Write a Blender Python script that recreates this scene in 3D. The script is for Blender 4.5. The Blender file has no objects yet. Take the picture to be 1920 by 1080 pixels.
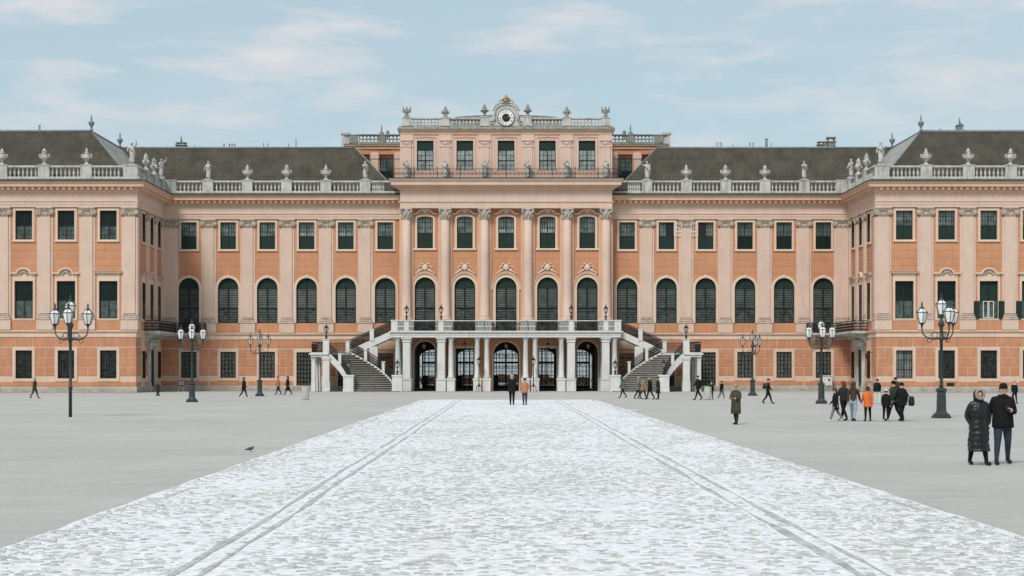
import bpy, bmesh, math, random
import numpy as np
from mathutils import Vector, Matrix, noise

random.seed(7)
PI = math.pi
R = math.radians
S = bpy.context.scene
C = S.collection

# ------------------------------------------------------------------ camera
FPX, HZ, VX, CH, CX = 3100.0, 695.0, 945.0, 2.2, -0.23     # focal px, horizon row, vanishing col, eye height
cam = bpy.data.cameras.new('camera')
cam.sensor_width = 36.0
cam.lens = FPX / 1920 * 36
cam.shift_x = (960 - VX) / 1920
cam.shift_y = (HZ - 540) / 1920
cam.clip_start = 0.1
cam.clip_end = 6000
camo = bpy.data.objects.new('camera', cam)
camo.location = (CX, 0, CH)
camo.rotation_euler = (R(90), 0, 0)
C.objects.link(camo)
S.camera = camo

# ------------------------------------------------------------------ light
SUN_EL, SUN_AZ = 46, 205            # sun high behind the camera, veiled by thin cloud
world = bpy.data.worlds.new('World')
S.world = world
world.use_nodes = True
wn = world.node_tree.nodes; wl = world.node_tree.links
wn.clear()
wout = wn.new('ShaderNodeOutputWorld'); wbg = wn.new('ShaderNodeBackground')
sky = wn.new('ShaderNodeTexSky'); sky.sky_type = 'NISHITA'; sky.sun_disc = False
sky.sun_elevation = R(SUN_EL); sky.sun_rotation = R(SUN_AZ)
sky.air_density = 1.0; sky.dust_density = 1.5; sky.ozone_density = 1.0
wbg.inputs['Strength'].default_value = 0.075
tc = wn.new('ShaderNodeTexCoord')
def wmap(scale):
    m = wn.new('ShaderNodeMapping'); m.inputs['Scale'].default_value = scale
    wl.new(tc.outputs['Generated'], m.inputs['Vector']); return m
veil = wn.new('ShaderNodeMixRGB'); veil.inputs['Fac'].default_value = 0.78
veil.inputs['Color2'].default_value = (3.75, 4.78, 5.14, 1)          # thin high cloud veil
wl.new(sky.outputs['Color'], veil.inputs['Color1'])
m1 = wmap((1.0, 1.0, 4.2)); m1.inputs['Location'].default_value = (0.37, 0.0, 0.21)
n1 = wn.new('ShaderNodeTexNoise'); n1.inputs['Scale'].default_value = 11.0; n1.inputs['Detail'].default_value = 9
n1.inputs['Roughness'].default_value = 0.53; n1.inputs['Distortion'].default_value = 0.15
wl.new(m1.outputs['Vector'], n1.inputs['Vector'])
r1 = wn.new('ShaderNodeValToRGB')
r1.color_ramp.elements[0].position = 0.49; r1.color_ramp.elements[1].position = 0.72
r1.color_ramp.elements[0].color = (0, 0, 0, 1); r1.color_ramp.elements[1].color = (0.80, 0.80, 0.80, 1)
wl.new(n1.outputs['Fac'], r1.inputs['Fac'])
cl = wn.new('ShaderNodeMixRGB'); cl.inputs['Color2'].default_value = (6.2, 5.75, 5.8, 1)
sepz = wn.new('ShaderNodeSeparateXYZ'); wl.new(tc.outputs['Generated'], sepz.inputs['Vector'])
hz_ = wn.new('ShaderNodeMapRange'); hz_.inputs['From Min'].default_value = 0.04; hz_.inputs['From Max'].default_value = 0.19; hz_.inputs['To Min'].default_value = 0.15; hz_.inputs['To Max'].default_value = 1.0
wl.new(sepz.outputs['Z'], hz_.inputs['Value'])                      # low clouds fade into the haze all round the horizon
cm = wn.new('ShaderNodeMath'); cm.operation = 'MULTIPLY'; wl.new(r1.outputs['Color'], cm.inputs[0]); wl.new(hz_.outputs['Result'], cm.inputs[1])
wl.new(cm.outputs[0], cl.inputs['Fac']); wl.new(veil.outputs['Color'], cl.inputs['Color1'])
m2 = wmap((1.0, 1.0, 7.0))
n2 = wn.new('ShaderNodeTexNoise'); n2.inputs['Scale'].default_value = 2.6; n2.inputs['Detail'].default_value = 5
wl.new(m2.outputs['Vector'], n2.inputs['Vector'])
r2 = wn.new('ShaderNodeValToRGB')
r2.color_ramp.elements[0].position = 0.42; r2.color_ramp.elements[1].position = 0.72
r2.color_ramp.elements[1].color = (0.45, 0.45, 0.45, 1)
wl.new(n2.outputs['Fac'], r2.inputs['Fac'])
c2 = wn.new('ShaderNodeMixRGB'); c2.inputs['Color2'].default_value = (4.9, 5.2, 5.5, 1)
wl.new(r2.outputs['Color'], c2.inputs['Fac']); wl.new(cl.outputs['Color'], c2.inputs['Color1'])
wl.new(c2.outputs['Color'], wbg.inputs['Color'])
wl.new(wbg.outputs['Background'], wout.inputs['Surface'])

sl = bpy.data.lights.new('sun', 'SUN')
sl.energy = 1.5; sl.angle = R(16); sl.color = (1.0, 0.96, 0.9)
so = bpy.data.objects.new('sun', sl); C.objects.link(so)
az = R(SUN_AZ); el = R(SUN_EL)
sd = Vector((math.sin(az) * math.cos(el), math.cos(az) * math.cos(el), math.sin(el)))
so.rotation_euler = (-sd).to_track_quat('-Z', 'Y').to_euler()
so.location = (-40, -60, 80)

S.view_settings.view_transform = 'Standard'
S.view_settings.look = 'None'
S.view_settings.gamma = 1.0
S.view_settings.exposure = 0.85
S.view_settings.use_curve_mapping = False

# ------------------------------------------------------------------ materials
MATS = {}
def mat(name, col, rough=0.8, var=0.12, scale=1.2, bump=0.0, bscale=30.0, spec=0.3, metal=0.0,
        stain=None, stain_amt=0.0, stain_scale=(1.2, 1.2, 0.25), fine=0.0, alpha=1.0, coat=0.0):
    if name in MATS: return MATS[name]
    m = bpy.data.materials.new(name); m.use_nodes = True
    n = m.node_tree.nodes; l = m.node_tree.links
    b = n['Principled BSDF']
    b.inputs['Roughness'].default_value = rough
    b.inputs['Specular IOR Level'].default_value = spec
    b.inputs['Metallic'].default_value = metal
    b.inputs['Alpha'].default_value = alpha
    b.inputs['Coat Weight'].default_value = coat
    t = n.new('ShaderNodeNewGeometry')
    cur = None
    nz = n.new('ShaderNodeTexNoise'); nz.inputs['Scale'].default_value = scale; nz.inputs['Detail'].default_value = 6
    l.new(t.outputs['Position'], nz.inputs['Vector'])
    rmp = n.new('ShaderNodeMapRange'); rmp.inputs['From Min'].default_value = 0.3; rmp.inputs['From Max'].default_value = 0.7
    rmp.inputs['To Min'].default_value = 1 - var; rmp.inputs['To Max'].default_value = 1 + var
    l.new(nz.outputs['Fac'], rmp.inputs['Value'])
    mul = n.new('ShaderNodeVectorMath'); mul.operation = 'SCALE'
    mul.inputs[0].default_value = col[:3]
    l.new(rmp.outputs['Result'], mul.inputs['Scale'])
    cur = mul.outputs['Vector']
    if fine > 0:
        nf = n.new('ShaderNodeTexNoise'); nf.inputs['Scale'].default_value = 14; nf.inputs['Detail'].default_value = 4
        l.new(t.outputs['Position'], nf.inputs['Vector'])
        rf = n.new('ShaderNodeMapRange'); rf.inputs['From Min'].default_value = 0.3; rf.inputs['From Max'].default_value = 0.7
        rf.inputs['To Min'].default_value = 1 - fine; rf.inputs['To Max'].default_value = 1 + fine
        l.new(nf.outputs['Fac'], rf.inputs['Value'])
        m3 = n.new('ShaderNodeVectorMath'); m3.operation = 'SCALE'
        l.new(cur, m3.inputs[0]); l.new(rf.outputs['Result'], m3.inputs['Scale']); cur = m3.outputs['Vector']
    if stain is not None:
        mp = n.new('ShaderNodeMapping'); mp.inputs['Scale'].default_value = stain_scale
        l.new(t.outputs['Position'], mp.inputs['Vector'])
        ns = n.new('ShaderNodeTexNoise'); ns.inputs['Scale'].default_value = 2.2; ns.inputs['Detail'].default_value = 8
        ns.inputs['Roughness'].default_value = 0.65
        l.new(mp.outputs['Vector'], ns.inputs['Vector'])
        rs = n.new('ShaderNodeMapRange'); rs.inputs['From Min'].default_value = 0.48; rs.inputs['From Max'].default_value = 0.72
        rs.inputs['To Min'].default_value = 0; rs.inputs['To Max'].default_value = stain_amt
        l.new(ns.outputs['Fac'], rs.inputs['Value'])
        mx = n.new('ShaderNodeMixRGB'); mx.inputs['Color2'].default_value = (*stain[:3], 1)
        l.new(rs.outputs['Result'], mx.inputs['Fac']); l.new(cur, mx.inputs['Color1']); cur = mx.outputs['Color']
    l.new(cur, b.inputs['Base Color'])
    if bump > 0:
        nb = n.new('ShaderNodeTexNoise'); nb.inputs['Scale'].default_value = bscale; nb.inputs['Detail'].default_value = 5
        l.new(t.outputs['Position'], nb.inputs['Vector'])
        bp = n.new('ShaderNodeBump'); bp.inputs['Strength'].default_value = bump; bp.inputs['Distance'].default_value = 0.03
        l.new(nb.outputs['Fac'], bp.inputs['Height']); l.new(bp.outputs['Normal'], b.inputs['Normal'])
    MATS[name] = m
    return m

M_OR  = mat('ochre stucco', (0.515, 0.252, 0.140), 0.9, 0.08, 0.5, 0.25, 18, stain=(0.40, 0.195, 0.115), stain_amt=0.65, fine=0.05)
M_ORB = mat('ochre rustication stucco', (0.495, 0.232, 0.130), 0.9, 0.12, 0.7, 0.3, 16, stain=(0.36, 0.165, 0.10), stain_amt=0.7, fine=0.06)
M_LT  = mat('pale pink stucco', (0.61, 0.452, 0.368), 0.9, 0.05, 0.6, 0.15, 20, stain=(0.47, 0.355, 0.29), stain_amt=0.5, fine=0.03)
M_PE  = mat('peach moulding stucco', (0.62, 0.405, 0.28), 0.9, 0.06, 0.6, 0.15, 20, stain=(0.45, 0.30, 0.22), stain_amt=0.4)
M_CR  = mat('cream trim stucco', (0.645, 0.495, 0.39), 0.9, 0.05, 0.8, 0.12, 24, stain=(0.52, 0.42, 0.34), stain_amt=0.3)
M_CRG = mat('pinkish ground floor stucco', (0.62, 0.455, 0.35), 0.9, 0.07, 0.8, 0.12, 24, stain=(0.48, 0.36, 0.29), stain_amt=0.5)
M_PK  = mat('attic pink stucco', (0.60, 0.40, 0.325), 0.9, 0.06, 0.6, 0.15, 20, stain=(0.50, 0.35, 0.29), stain_amt=0.5)
M_ST  = mat('white limestone', (0.48, 0.475, 0.44), 0.85, 0.15, 1.3, 0.3, 20, stain=(0.17, 0.165, 0.135), stain_amt=0.8, fine=0.08)
M_STW = mat('pale painted stone', (0.60, 0.60, 0.58), 0.8, 0.07, 1.0, 0.2, 22, stain=(0.42, 0.42, 0.39), stain_amt=0.6, fine=0.05)
M_SCU = mat('statue stone', (0.46, 0.455, 0.425), 0.85, 0.2, 2.5, 0.3, 14, stain=(0.13, 0.13, 0.11), stain_amt=0.75, stain_scale=(2, 2, 1.2), fine=0.1)
M_SCD = mat('weathered dark stone', (0.25, 0.25, 0.22), 0.9, 0.25, 2.0, 0.3, 14, stain=(0.07, 0.075, 0.06), stain_amt=0.7, stain_scale=(2, 2, 1.2), fine=0.1)
M_CAP = mat('capital stone', (0.48, 0.395, 0.325), 0.9, 0.2, 4.0, 0.4, 12, stain=(0.16, 0.12, 0.085), stain_amt=0.85, stain_scale=(4, 4, 4))
M_CAC = mat('column capital stone', (0.50, 0.435, 0.375), 0.9, 0.2, 4.0, 0.4, 12, stain=(0.24, 0.21, 0.17), stain_amt=0.7, stain_scale=(4, 4, 4))
M_BAS = mat('dirty base stone', (0.50, 0.40, 0.34), 0.9, 0.2, 2.0, 0.3, 12, stain=(0.20, 0.165, 0.135), stain_amt=0.8, stain_scale=(1.5, 1.5, 5))
M_STEP= mat('worn step stone', (0.20, 0.195, 0.18), 0.85, 0.2, 1.6, 0.3, 14, stain=(0.09, 0.09, 0.08), stain_amt=0.7, stain_scale=(1.5, 1.5, 2), fine=0.12)
M_STEPD= mat('dark riser stone', (0.085, 0.083, 0.076), 0.85, 0.25, 1.6, 0.3, 14)
M_PLI = mat('plinth stone', (0.42, 0.38, 0.33), 0.9, 0.15, 0.9, 0.3, 14, stain=(0.22, 0.20, 0.165), stain_amt=0.8, stain_scale=(0.8, 0.8, 2), fine=0.1)
M_LEAD= mat('dark lead flashing', (0.055, 0.062, 0.055), 0.7, 0.25, 2.0, 0.1, 10)
M_ROOF= mat('brown roof tiles', (0.074, 0.066, 0.050), 0.9, 0.28, 0.45, 0.3, 8, stain=(0.040, 0.040, 0.028), stain_amt=0.8, stain_scale=(0.7, 0.4, 0.12), fine=0.22)
M_PALE=mat('pale roof tiles', (0.40, 0.40, 0.375), 0.85, 0.2, 0.8, 0.3, 8, stain=(0.22, 0.21, 0.18), stain_amt=0.6, fine=0.15)  # paler grey tiles for the slopes facing inward
M_RIDGE=mat('grey ridge metal', (0.19, 0.21, 0.22), 0.6, 0.2, 2.0)
M_GLS = mat('dark window glass', (0.008, 0.018, 0.016), 0.18, 0.3, 0.4, 0.04, 2.0, spec=0.16)
M_REF = mat('window glass with painted reflections', (0.034, 0.045, 0.041), 0.15, 1.0, 2.4, 0.05, 3.0, spec=0.2)  # colour noise paints broken reflections and glints into the panes
M_GRN = mat('dark green joinery', (0.007, 0.013, 0.011), 0.6, 0.2, 2.0)
M_BLD = mat('dark green roller blind', (0.010, 0.027, 0.021), 0.75, 0.15, 1.5, 0.1, 8)
M_CUM = mat('grey panes with painted sky reflection', (0.125, 0.155, 0.145), 0.35, 0.55, 1.5, 0.05, 6, spec=0.15)  # grey imitates sky reflected in small panes with a pale blind behind
M_CUR = mat('pale curtain behind glass', (0.25, 0.28, 0.27), 0.4, 0.4, 1.6, 0.05, 6, spec=0.2)
M_CUD = mat('dim curtain behind glass', (0.070, 0.095, 0.087), 0.3, 0.55, 1.6, 0.05, 6, spec=0.15)
M_SLT = mat('louvre slat green', (0.050, 0.068, 0.060), 0.5, 0.5, 1.1)
M_IRN = mat('black wrought iron', (0.018, 0.018, 0.018), 0.55, 0.2, 4.0)
M_IRL = mat('grey scrollwork iron', (0.25, 0.24, 0.21), 0.6, 0.5, 6.0)
M_LMP = mat('lamp post green iron', (0.030, 0.040, 0.040), 0.5, 0.2, 4.0, 0.1, 12, spec=0.4)
M_FRO = mat('frosted lantern glass', (0.78, 0.78, 0.76), 0.25, 0.1, 8.0, spec=0.5)
M_CLR = mat('clear lantern glass', (0.75, 0.78, 0.78), 0.08, 0.05, 4.0, spec=0.6, alpha=0.22)
M_GOLD= mat('gilding', (0.30, 0.21, 0.09), 0.5, 0.3, 5.0, metal=0.35)
M_WHT = mat('white enamel', (0.80, 0.80, 0.77), 0.5, 0.03, 4.0)
M_BLK = mat('black enamel', (0.012, 0.012, 0.012), 0.5, 0.05, 4.0)
M_SHU = mat('green shutter paint', (0.010, 0.025, 0.019), 0.6, 0.15, 3.0)
M_BIN = mat('pale grey bin metal', (0.50, 0.50, 0.47), 0.5, 0.1, 4.0)
M_HALL= mat('hall plaster', (0.33, 0.30, 0.27), 0.9, 0.1, 1.0)
M_HEDG= mat('clipped hedge', (0.060, 0.055, 0.042), 0.9, 0.5, 2.0, 0.8, 6)
M_SET = mat('granite setts', (0.42, 0.415, 0.40), 0.85, 0.25, 3.0, 0.3, 40, stain=(0.70,0.705,0.72), stain_amt=0.95, stain_scale=(3.2,4.0,1), fine=0.12)
M_KERB= mat('granite strip', (0.40, 0.395, 0.38), 0.85, 0.2, 1.5, 0.3, 30, stain=(0.70,0.705,0.72), stain_amt=0.8, stain_scale=(2.0,1.2,1), fine=0.1)

def special_ground():
    m = bpy.data.materials.new('pale gravel'); m.use_nodes = True
    n = m.node_tree.nodes; l = m.node_tree.links; b = n['Principled BSDF']
    b.inputs['Roughness'].default_value = 0.95; b.inputs['Specular IOR Level'].default_value = 0.1
    g = n.new('ShaderNodeNewGeometry')
    def nz(scale, det, sx=1, sy=1, rough=0.6):
        mp = n.new('ShaderNodeMapping'); mp.inputs['Scale'].default_value = (sx, sy, 1)
        l.new(g.outputs['Position'], mp.inputs['Vector'])
        t = n.new('ShaderNodeTexNoise'); t.inputs['Scale'].default_value = scale; t.inputs['Detail'].default_value = det
        t.inputs['Roughness'].default_value = rough
        l.new(mp.outputs['Vector'], t.inputs['Vector']); return t
    a = nz(0.10, 6); fr = n.new('ShaderNodeValToRGB')
    fr.color_ramp.elements[0].position = 0.32; fr.color_ramp.elements[0].color = (0.405, 0.390, 0.368, 1)
    fr.color_ramp.elements[1].position = 0.70; fr.color_ramp.elements[1].color = (0.470, 0.455, 0.435, 1)
    l.new(a.outputs['Fac'], fr.inputs['Fac'])
    c = nz(1.3, 10, 0.6, 1.0, 0.75)
    mr = n.new('ShaderNodeMapRange'); mr.inputs['From Min'].default_value = 0.3; mr.inputs['From Max'].default_value = 0.7
    mr.inputs['To Min'].default_value = 0.90; mr.inputs['To Max'].default_value = 1.08
    l.new(c.outputs['Fac'], mr.inputs['Value'])
    v = n.new('ShaderNodeVectorMath'); v.operation = 'SCALE'
    l.new(fr.outputs['Color'], v.inputs[0]); l.new(mr.outputs['Result'], v.inputs['Scale'])
    # fine stones
    f = nz(9, 6, 1, 1, 0.8); mf = n.new('ShaderNodeMapRange'); mf.inputs['From Min'].default_value = 0.25; mf.inputs['From Max'].default_value = 0.75
    mf.inputs['To Min'].default_value = 0.80; mf.inputs['To Max'].default_value = 1.20
    l.new(f.outputs['Fac'], mf.inputs['Value'])
    v2 = n.new('ShaderNodeVectorMath'); v2.operation = 'SCALE'
    l.new(v.outputs['Vector'], v2.inputs[0]); l.new(mf.outputs['Result'], v2.inputs['Scale'])
    # thin dusting of snow in the hollows
    sn = nz(0.45, 9, 0.7, 1.3, 0.7); ms = n.new('ShaderNodeMapRange')
    ms.inputs['From Min'].default_value = 0.55; ms.inputs['From Max'].default_value = 0.75
    ms.inputs['To Min'].default_value = 0; ms.inputs['To Max'].default_value = 0.45
    l.new(sn.outputs['Fac'], ms.inputs['Value'])
    mx = n.new('ShaderNodeMixRGB'); mx.inputs['Color2'].default_value = (0.57, 0.565, 0.56, 1)
    l.new(ms.outputs['Result'], mx.inputs['Fac']); l.new(v2.outputs['Vector'], mx.inputs['Color1'])
    l.new(mx.outputs['Color'], b.inputs['Base Color'])
    bp = n.new('ShaderNodeBump'); bp.inputs['Strength'].default_value = 0.5; bp.inputs['Distance'].default_value = 0.02
    l.new(f.outputs['Fac'], bp.inputs['Height']); l.new(bp.outputs['Normal'], b.inputs['Normal'])
    return m
M_GRD = special_ground()

def snow_mat():
    m = bpy.data.materials.new('packed snow'); m.use_nodes = True
    n = m.node_tree.nodes; l = m.node_tree.links; b = n['Principled BSDF']
    b.inputs['Roughness'].default_value = 0.8; b.inputs['Specular IOR Level'].default_value = 0.2
    g = n.new('ShaderNodeNewGeometry')
    t = n.new('ShaderNodeTexNoise'); t.inputs['Scale'].default_value = 7.5; t.inputs['Detail'].default_value = 8; t.inputs['Roughness'].default_value = 0.62
    mpv = n.new('ShaderNodeMapping'); mpv.inputs['Scale'].default_value = (0.9, 1.25, 1)
    l.new(g.outputs['Position'], mpv.inputs['Vector']); l.new(mpv.outputs['Vector'], t.inputs['Vector'])
    r = n.new('ShaderNodeValToRGB')
    r.color_ramp.elements[0].position = 0.36; r.color_ramp.elements[0].color = (0.52, 0.52, 0.515, 1)
    r.color_ramp.elements[1].position = 0.56; r.color_ramp.elements[1].color = (0.80, 0.805, 0.83, 1)
    l.new(t.outputs['Fac'], r.inputs['Fac']); l.new(r.outputs['Color'], b.inputs['Base Color'])
    bp = n.new('ShaderNodeBump'); bp.inputs['Strength'].default_value = 0.5; bp.inputs['Distance'].default_value = 0.03
    l.new(t.outputs['Fac'], bp.inputs['Height']); l.new(bp.outputs['Normal'], b.inputs['Normal'])
    return m
M_SNOW = snow_mat()

# ------------------------------------------------------------------ mesh helpers
class MB:
    def __init__(s): s.v = []; s.f = []; s.mi = []; s.sm = []
    def add(s, vs, fs, mi=0, sm=False):
        o = len(s.v); s.v += [tuple(p) for p in vs]
        for f in fs: s.f.append(tuple(i + o for i in f)); s.mi.append(mi); s.sm.append(sm)
        return s
    def box(s, x0, x1, y0, y1, z0, z1, mi=0):
        return s.add([(x0,y0,z0),(x1,y0,z0),(x1,y1,z0),(x0,y1,z0),(x0,y0,z1),(x1,y0,z1),(x1,y1,z1),(x0,y1,z1)],
              [(0,3,2,1),(4,5,6,7),(0,1,5,4),(1,2,6,5),(2,3,7,6),(3,0,4,7)], mi)
    def cbox(s, x0, x1, y0, y1, z0, z1, c=0.02, mi=0):      # box with chamfered front edges (front = -y)
        vs = [(x0,y1,z0),(x1,y1,z0),(x1,y1,z1),(x0,y1,z1),(x0,y0+c,z0),(x1,y0+c,z0),(x1,y0+c,z1),(x0,y0+c,z1),
              (x0+c,y0,z0+c),(x1-c,y0,z0+c),(x1-c,y0,z1-c),(x0+c,y0,z1-c)]
        return s.add(vs, [(8,9,10,11),(4,5,9,8),(5,6,10,9),(6,7,11,10),(7,4,8,11),(0,1,5,4),(1,2,6,5),(2,3,7,6),(3,0,4,7)], mi)
    def prism(s, poly, y0, y1, mi=0):                        # polygon in xz extruded in y
        n = len(poly)
        vs = [(x,y0,z) for x,z in poly] + [(x,y1,z) for x,z in poly]
        fs = [tuple(range(n)), tuple(range(2*n-1, n-1, -1))] + [(i,(i+1)%n,(i+1)%n+n,i+n) for i in range(n)]
        return s.add(vs, fs, mi)
    def slab(s, poly, z0, z1, mi=0):                         # polygon in xy extruded in z
        n = len(poly)
        vs = [(x,y,z0) for x,y in poly] + [(x,y,z1) for x,y in poly]
        fs = [tuple(range(n)), tuple(range(2*n-1, n-1, -1))] + [(i,(i+1)%n,(i+1)%n+n,i+n) for i in range(n)]
        return s.add(vs, fs, mi)
    def lathe(s, prof, seg=12, c=(0,0,0), mi=0, sm=True, sx=1, sy=1, rot=0.0, wob=None):
        vs = []; fs = []
        for k, (r, z) in enumerate(prof):
            for i in range(seg):
                a = 2*PI*i/seg + rot
                q = r * (wob(a, z) if wob else 1)
                vs.append((c[0]+q*math.cos(a)*sx, c[1]+q*math.sin(a)*sy, c[2]+z))
        for k in range(len(prof)-1):
            for i in range(seg):
                j = (i+1) % seg
                fs.append((k*seg+i, k*seg+j, (k+1)*seg+j, (k+1)*seg+i))
        fs.append(tuple(range(seg-1, -1, -1))); fs.append(tuple((len(prof)-1)*seg+i for i in range(seg)))
        return s.add(vs, fs, mi, sm)
    def tube(s, pts, r, seg=6, mi=0, sm=True, closed=False):
        pts = [Vector(p) for p in pts]; n = len(pts)
        rs = r if isinstance(r, (list, tuple)) else [r]*n
        vs = []; fs = []; up = None
        for i in range(n):
            if closed: t = pts[(i+1)%n] - pts[i-1]
            else: t = pts[min(i+1,n-1)] - pts[max(i-1,0)]
            if t.length < 1e-9: t = Vector((0,0,1))
            t.normalize()
            if up is None:
                up = Vector((0,0,1)) if abs(t.z) < 0.9 else Vector((0,1,0))
            a = up - t*up.dot(t)
            if a.length < 1e-6: a = t.orthogonal()
            a.normalize(); up = a; b = t.cross(a)
            for k in range(seg):
                q = 2*PI*k/seg
                vs.append(pts[i] + (a*math.cos(q) + b*math.sin(q))*rs[i])
        for i in range(n if closed else n-1):
            i2 = (i+1) % n
            for k in range(seg):
                k2 = (k+1) % seg
                fs.append((i*seg+k, i*seg+k2, i2*seg+k2, i2*seg+k))
        if not closed:
            fs.append(tuple(range(seg-1,-1,-1))); fs.append(tuple((n-1)*seg+k for k in range(seg)))
        return s.add(vs, fs, mi, sm)
    def ring(s, c, rad, r, u, w, seg=10, ts=3, mi=0):        # ring in plane (u,w)
        c = Vector(c); u = Vector(u); w = Vector(w)
        return s.tube([c + u*math.cos(2*PI*i/seg)*rad + w*math.sin(2*PI*i/seg)*rad for i in range(seg)], r, ts, mi, True, True)
    def ball(s, c, rx, ry, rz, seg=10, rings=6, mi=0):
        prof = [(max(1e-3, math.sin(PI*k/rings)), -math.cos(PI*k/rings)) for k in range(rings+1)]
        vs = []; fs = []
        for (r, z) in prof:
            for i in range(seg):
                a = 2*PI*i/seg; vs.append((c[0]+rx*r*math.cos(a), c[1]+ry*r*math.sin(a), c[2]+rz*z))
        for k in range(rings):
            for i in range(seg):
                j = (i+1)%seg; fs.append((k*seg+i,k*seg+j,(k+1)*seg+j,(k+1)*seg+i))
        return s.add(vs, fs, mi, True)
    def loft(s, rings, mi=0, cap=True, sm=True):             # rings: lists of points, equal counts
        n = len(rings[0]); vs = [p for r_ in rings for p in r_]; fs = []
        for k in range(len(rings)-1):
            for i in range(n):
                j = (i+1)%n; fs.append((k*n+i,k*n+j,(k+1)*n+j,(k+1)*n+i))
        if cap: fs.append(tuple(range(n-1,-1,-1))); fs.append(tuple((len(rings)-1)*n+i for i in range(n)))
        return s.add(vs, fs, mi, sm)
    def sweep(s, path, prof, mi=0):                          # profile (out,z) along xy path, out = right-hand side
        n = len(path); mit = []
        for i in range(n):
            ds = []
            if i > 0: d = Vector(path[i]) - Vector(path[i-1]); ds.append(d.normalized())
            if i < n-1: d = Vector(path[i+1]) - Vector(path[i]); ds.append(d.normalized())
            ns = [Vector((d.y, -d.x)) for d in ds]
            m = ns[0] if len(ns) == 1 else (ns[0]+ns[1]) / (1 + ns[0].dot(ns[1]))
            mit.append(m)
        vs = []; fs = []; k = len(prof)
        for i in range(n):
            for (o, z) in prof: vs.append((path[i][0]+mit[i].x*o, path[i][1]+mit[i].y*o, z))
        for i in range(n-1):
            for j in range(k-1): fs.append((i*k+j, (i+1)*k+j, (i+1)*k+j+1, i*k+j+1))
        fs.append(tuple(range(k))); fs.append(tuple((n-1)*k+j for j in range(k)))
        return s.add(vs, fs, mi)
    def mesh(s, name, mats):
        me = bpy.data.meshes.new(name)
        me.from_pydata(s.v, [], s.f)
        if not isinstance(mats, (list, tuple)): mats = [mats]
        for m in mats: me.materials.append(m)
        me.polygons.foreach_set('material_index', s.mi)
        me.polygons.foreach_set('use_smooth', s.sm)
        me.update()
        return me
    def build(s, name, mats, parent=None, loc=(0,0,0), rz=0.0):
        return put(name, s.mesh(name, mats), parent, loc, rz)

def put(name, me, parent=None, loc=(0,0,0), rz=0.0):
    o = bpy.data.objects.new(name, me); C.objects.link(o)
    o.location = loc; o.rotation_euler = (0,0,rz)
    if parent is not None: o.parent = parent
    return o
def thing(name, label, cat, loc=(0,0,0), rz=0.0, group=None):
    o = put(name, None, None, loc, rz); o.empty_display_size = 0.2
    o['label'] = label; o['category'] = cat
    if group: o['group'] = group
    return o
def tag(o, label, cat, group=None):
    o['label'] = label; o['category'] = cat
    if group: o['group'] = group
    return o
def struct(o): o['kind'] = 'structure'; return o
def smooth_angle(o): return o

def dist(py): return CH * FPX / (py - HZ)                    # distance of a ground point seen at row py
def gx(px, d): return (px - VX) * d / FPX + CX
def gpt(px, py): d = dist(py); return (gx(px, d), d)

# ------------------------------------------------------------------ ground
YM, YW, YC = 179.2, 166.0, 178.0       # main front, wing front, centre front
XW, XC, XE = 37.2, 11.3, 60.5          # wing inner face, centre half width, wing outer end

mb = MB(); mb.add([(-1500,-200,0),(1500,-200,0),(1500,2500,0),(-1500,2500,0)], [(0,1,2,3)])
ground = struct(mb.build('ground', M_GRD))

# snow covered causeway: a snow sheet with granite setts standing through it
RX0, RX1, RY0, RY1 = -6.45, 6.65, 6.0, 124.0
mb = MB()
nx, ny = 40, 300
for j in range(ny+1):
    yy = RY0 + (RY1-RY0)*j/ny
    for i in range(nx+1):
        xx = RX0 + (RX1-RX0)*i/nx
        if i in (0, nx): xx += 0.07*noise.noise(Vector((xx, yy*0.9, 3.3)))
        if j == ny: yy2 = yy + 1.2*noise.noise(Vector((xx*0.35, 2.0, 9.1)))
        else: yy2 = yy
        z = 0.026 + 0.010*noise.noise(Vector((xx*0.6, yy*0.6, 1.0))) + 0.006*noise.noise(Vector((xx*2.1, yy*2.1, 5.0)))
        if i in (0, nx): z = 0.005
        mb.v.append((xx, yy2, z))
for j in range(ny):
    for i in range(nx):
        a = j*(nx+1)+i
        mb.f.append((a, a+1, a+nx+2, a+nx+1)); mb.mi.append(0); mb.sm.append(True)
road = struct(mb.build('snowy_road', M_SNOW))

TRK = (-3.72, -3.42, 3.52, 3.82)        # four lines of long granite wheel strips
sett_shapes = []
for k in range(6):
    rr = random.Random(k)
    w, d = 0.046 + rr.random()*0.018, 0.040 + rr.random()*0.02
    pts = []
    for a in range(8):
        an = 2*PI*a/8 + 0.2*rr.random()
        e = 0.85 + 0.3*rr.random()
        pts.append((math.copysign(abs(math.cos(an))**0.6, math.cos(an))*w*e, math.copysign(abs(math.sin(an))**0.6, math.sin(an))*d*e))
    sett_shapes.append(pts)
cand = []
row = 0; yy = 13.0
while yy < RY1 - 0.6:
    xx = RX0 + 0.15 + (0.09 if row % 2 else 0)
    while xx < RX1 - 0.12:
        if all(abs(xx-t) > 0.12 for t in TRK):
            x = xx + random.uniform(-.06,.06); y = yy + random.uniform(-.055,.055)
            q = 0.28*noise.noise(Vector((x*0.30, y*0.22, 0.7))) + 0.30*noise.noise(Vector((x*1.3, y*1.6, 4.2))) + 0.95*noise.noise(Vector((x*5.6, y*7.2, 8.2))) + random.uniform(-.10,.10)
            edge = 0.12 if abs(abs(x)-6.2) < 0.25 else 0.0
            worn = 0.10*math.exp(-((x+0.2)/2.6)**2) * -1.0
            if q + edge - worn*0.4 + (30-y)*0.004*(y<30) > 0.14 + 0.0032*max(0, y-26):
                cand.append((x, y, q))
        xx += 0.115
    row += 1; yy += 0.105 if yy < 45 else (0.16 if yy < 75 else 0.28)
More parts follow.
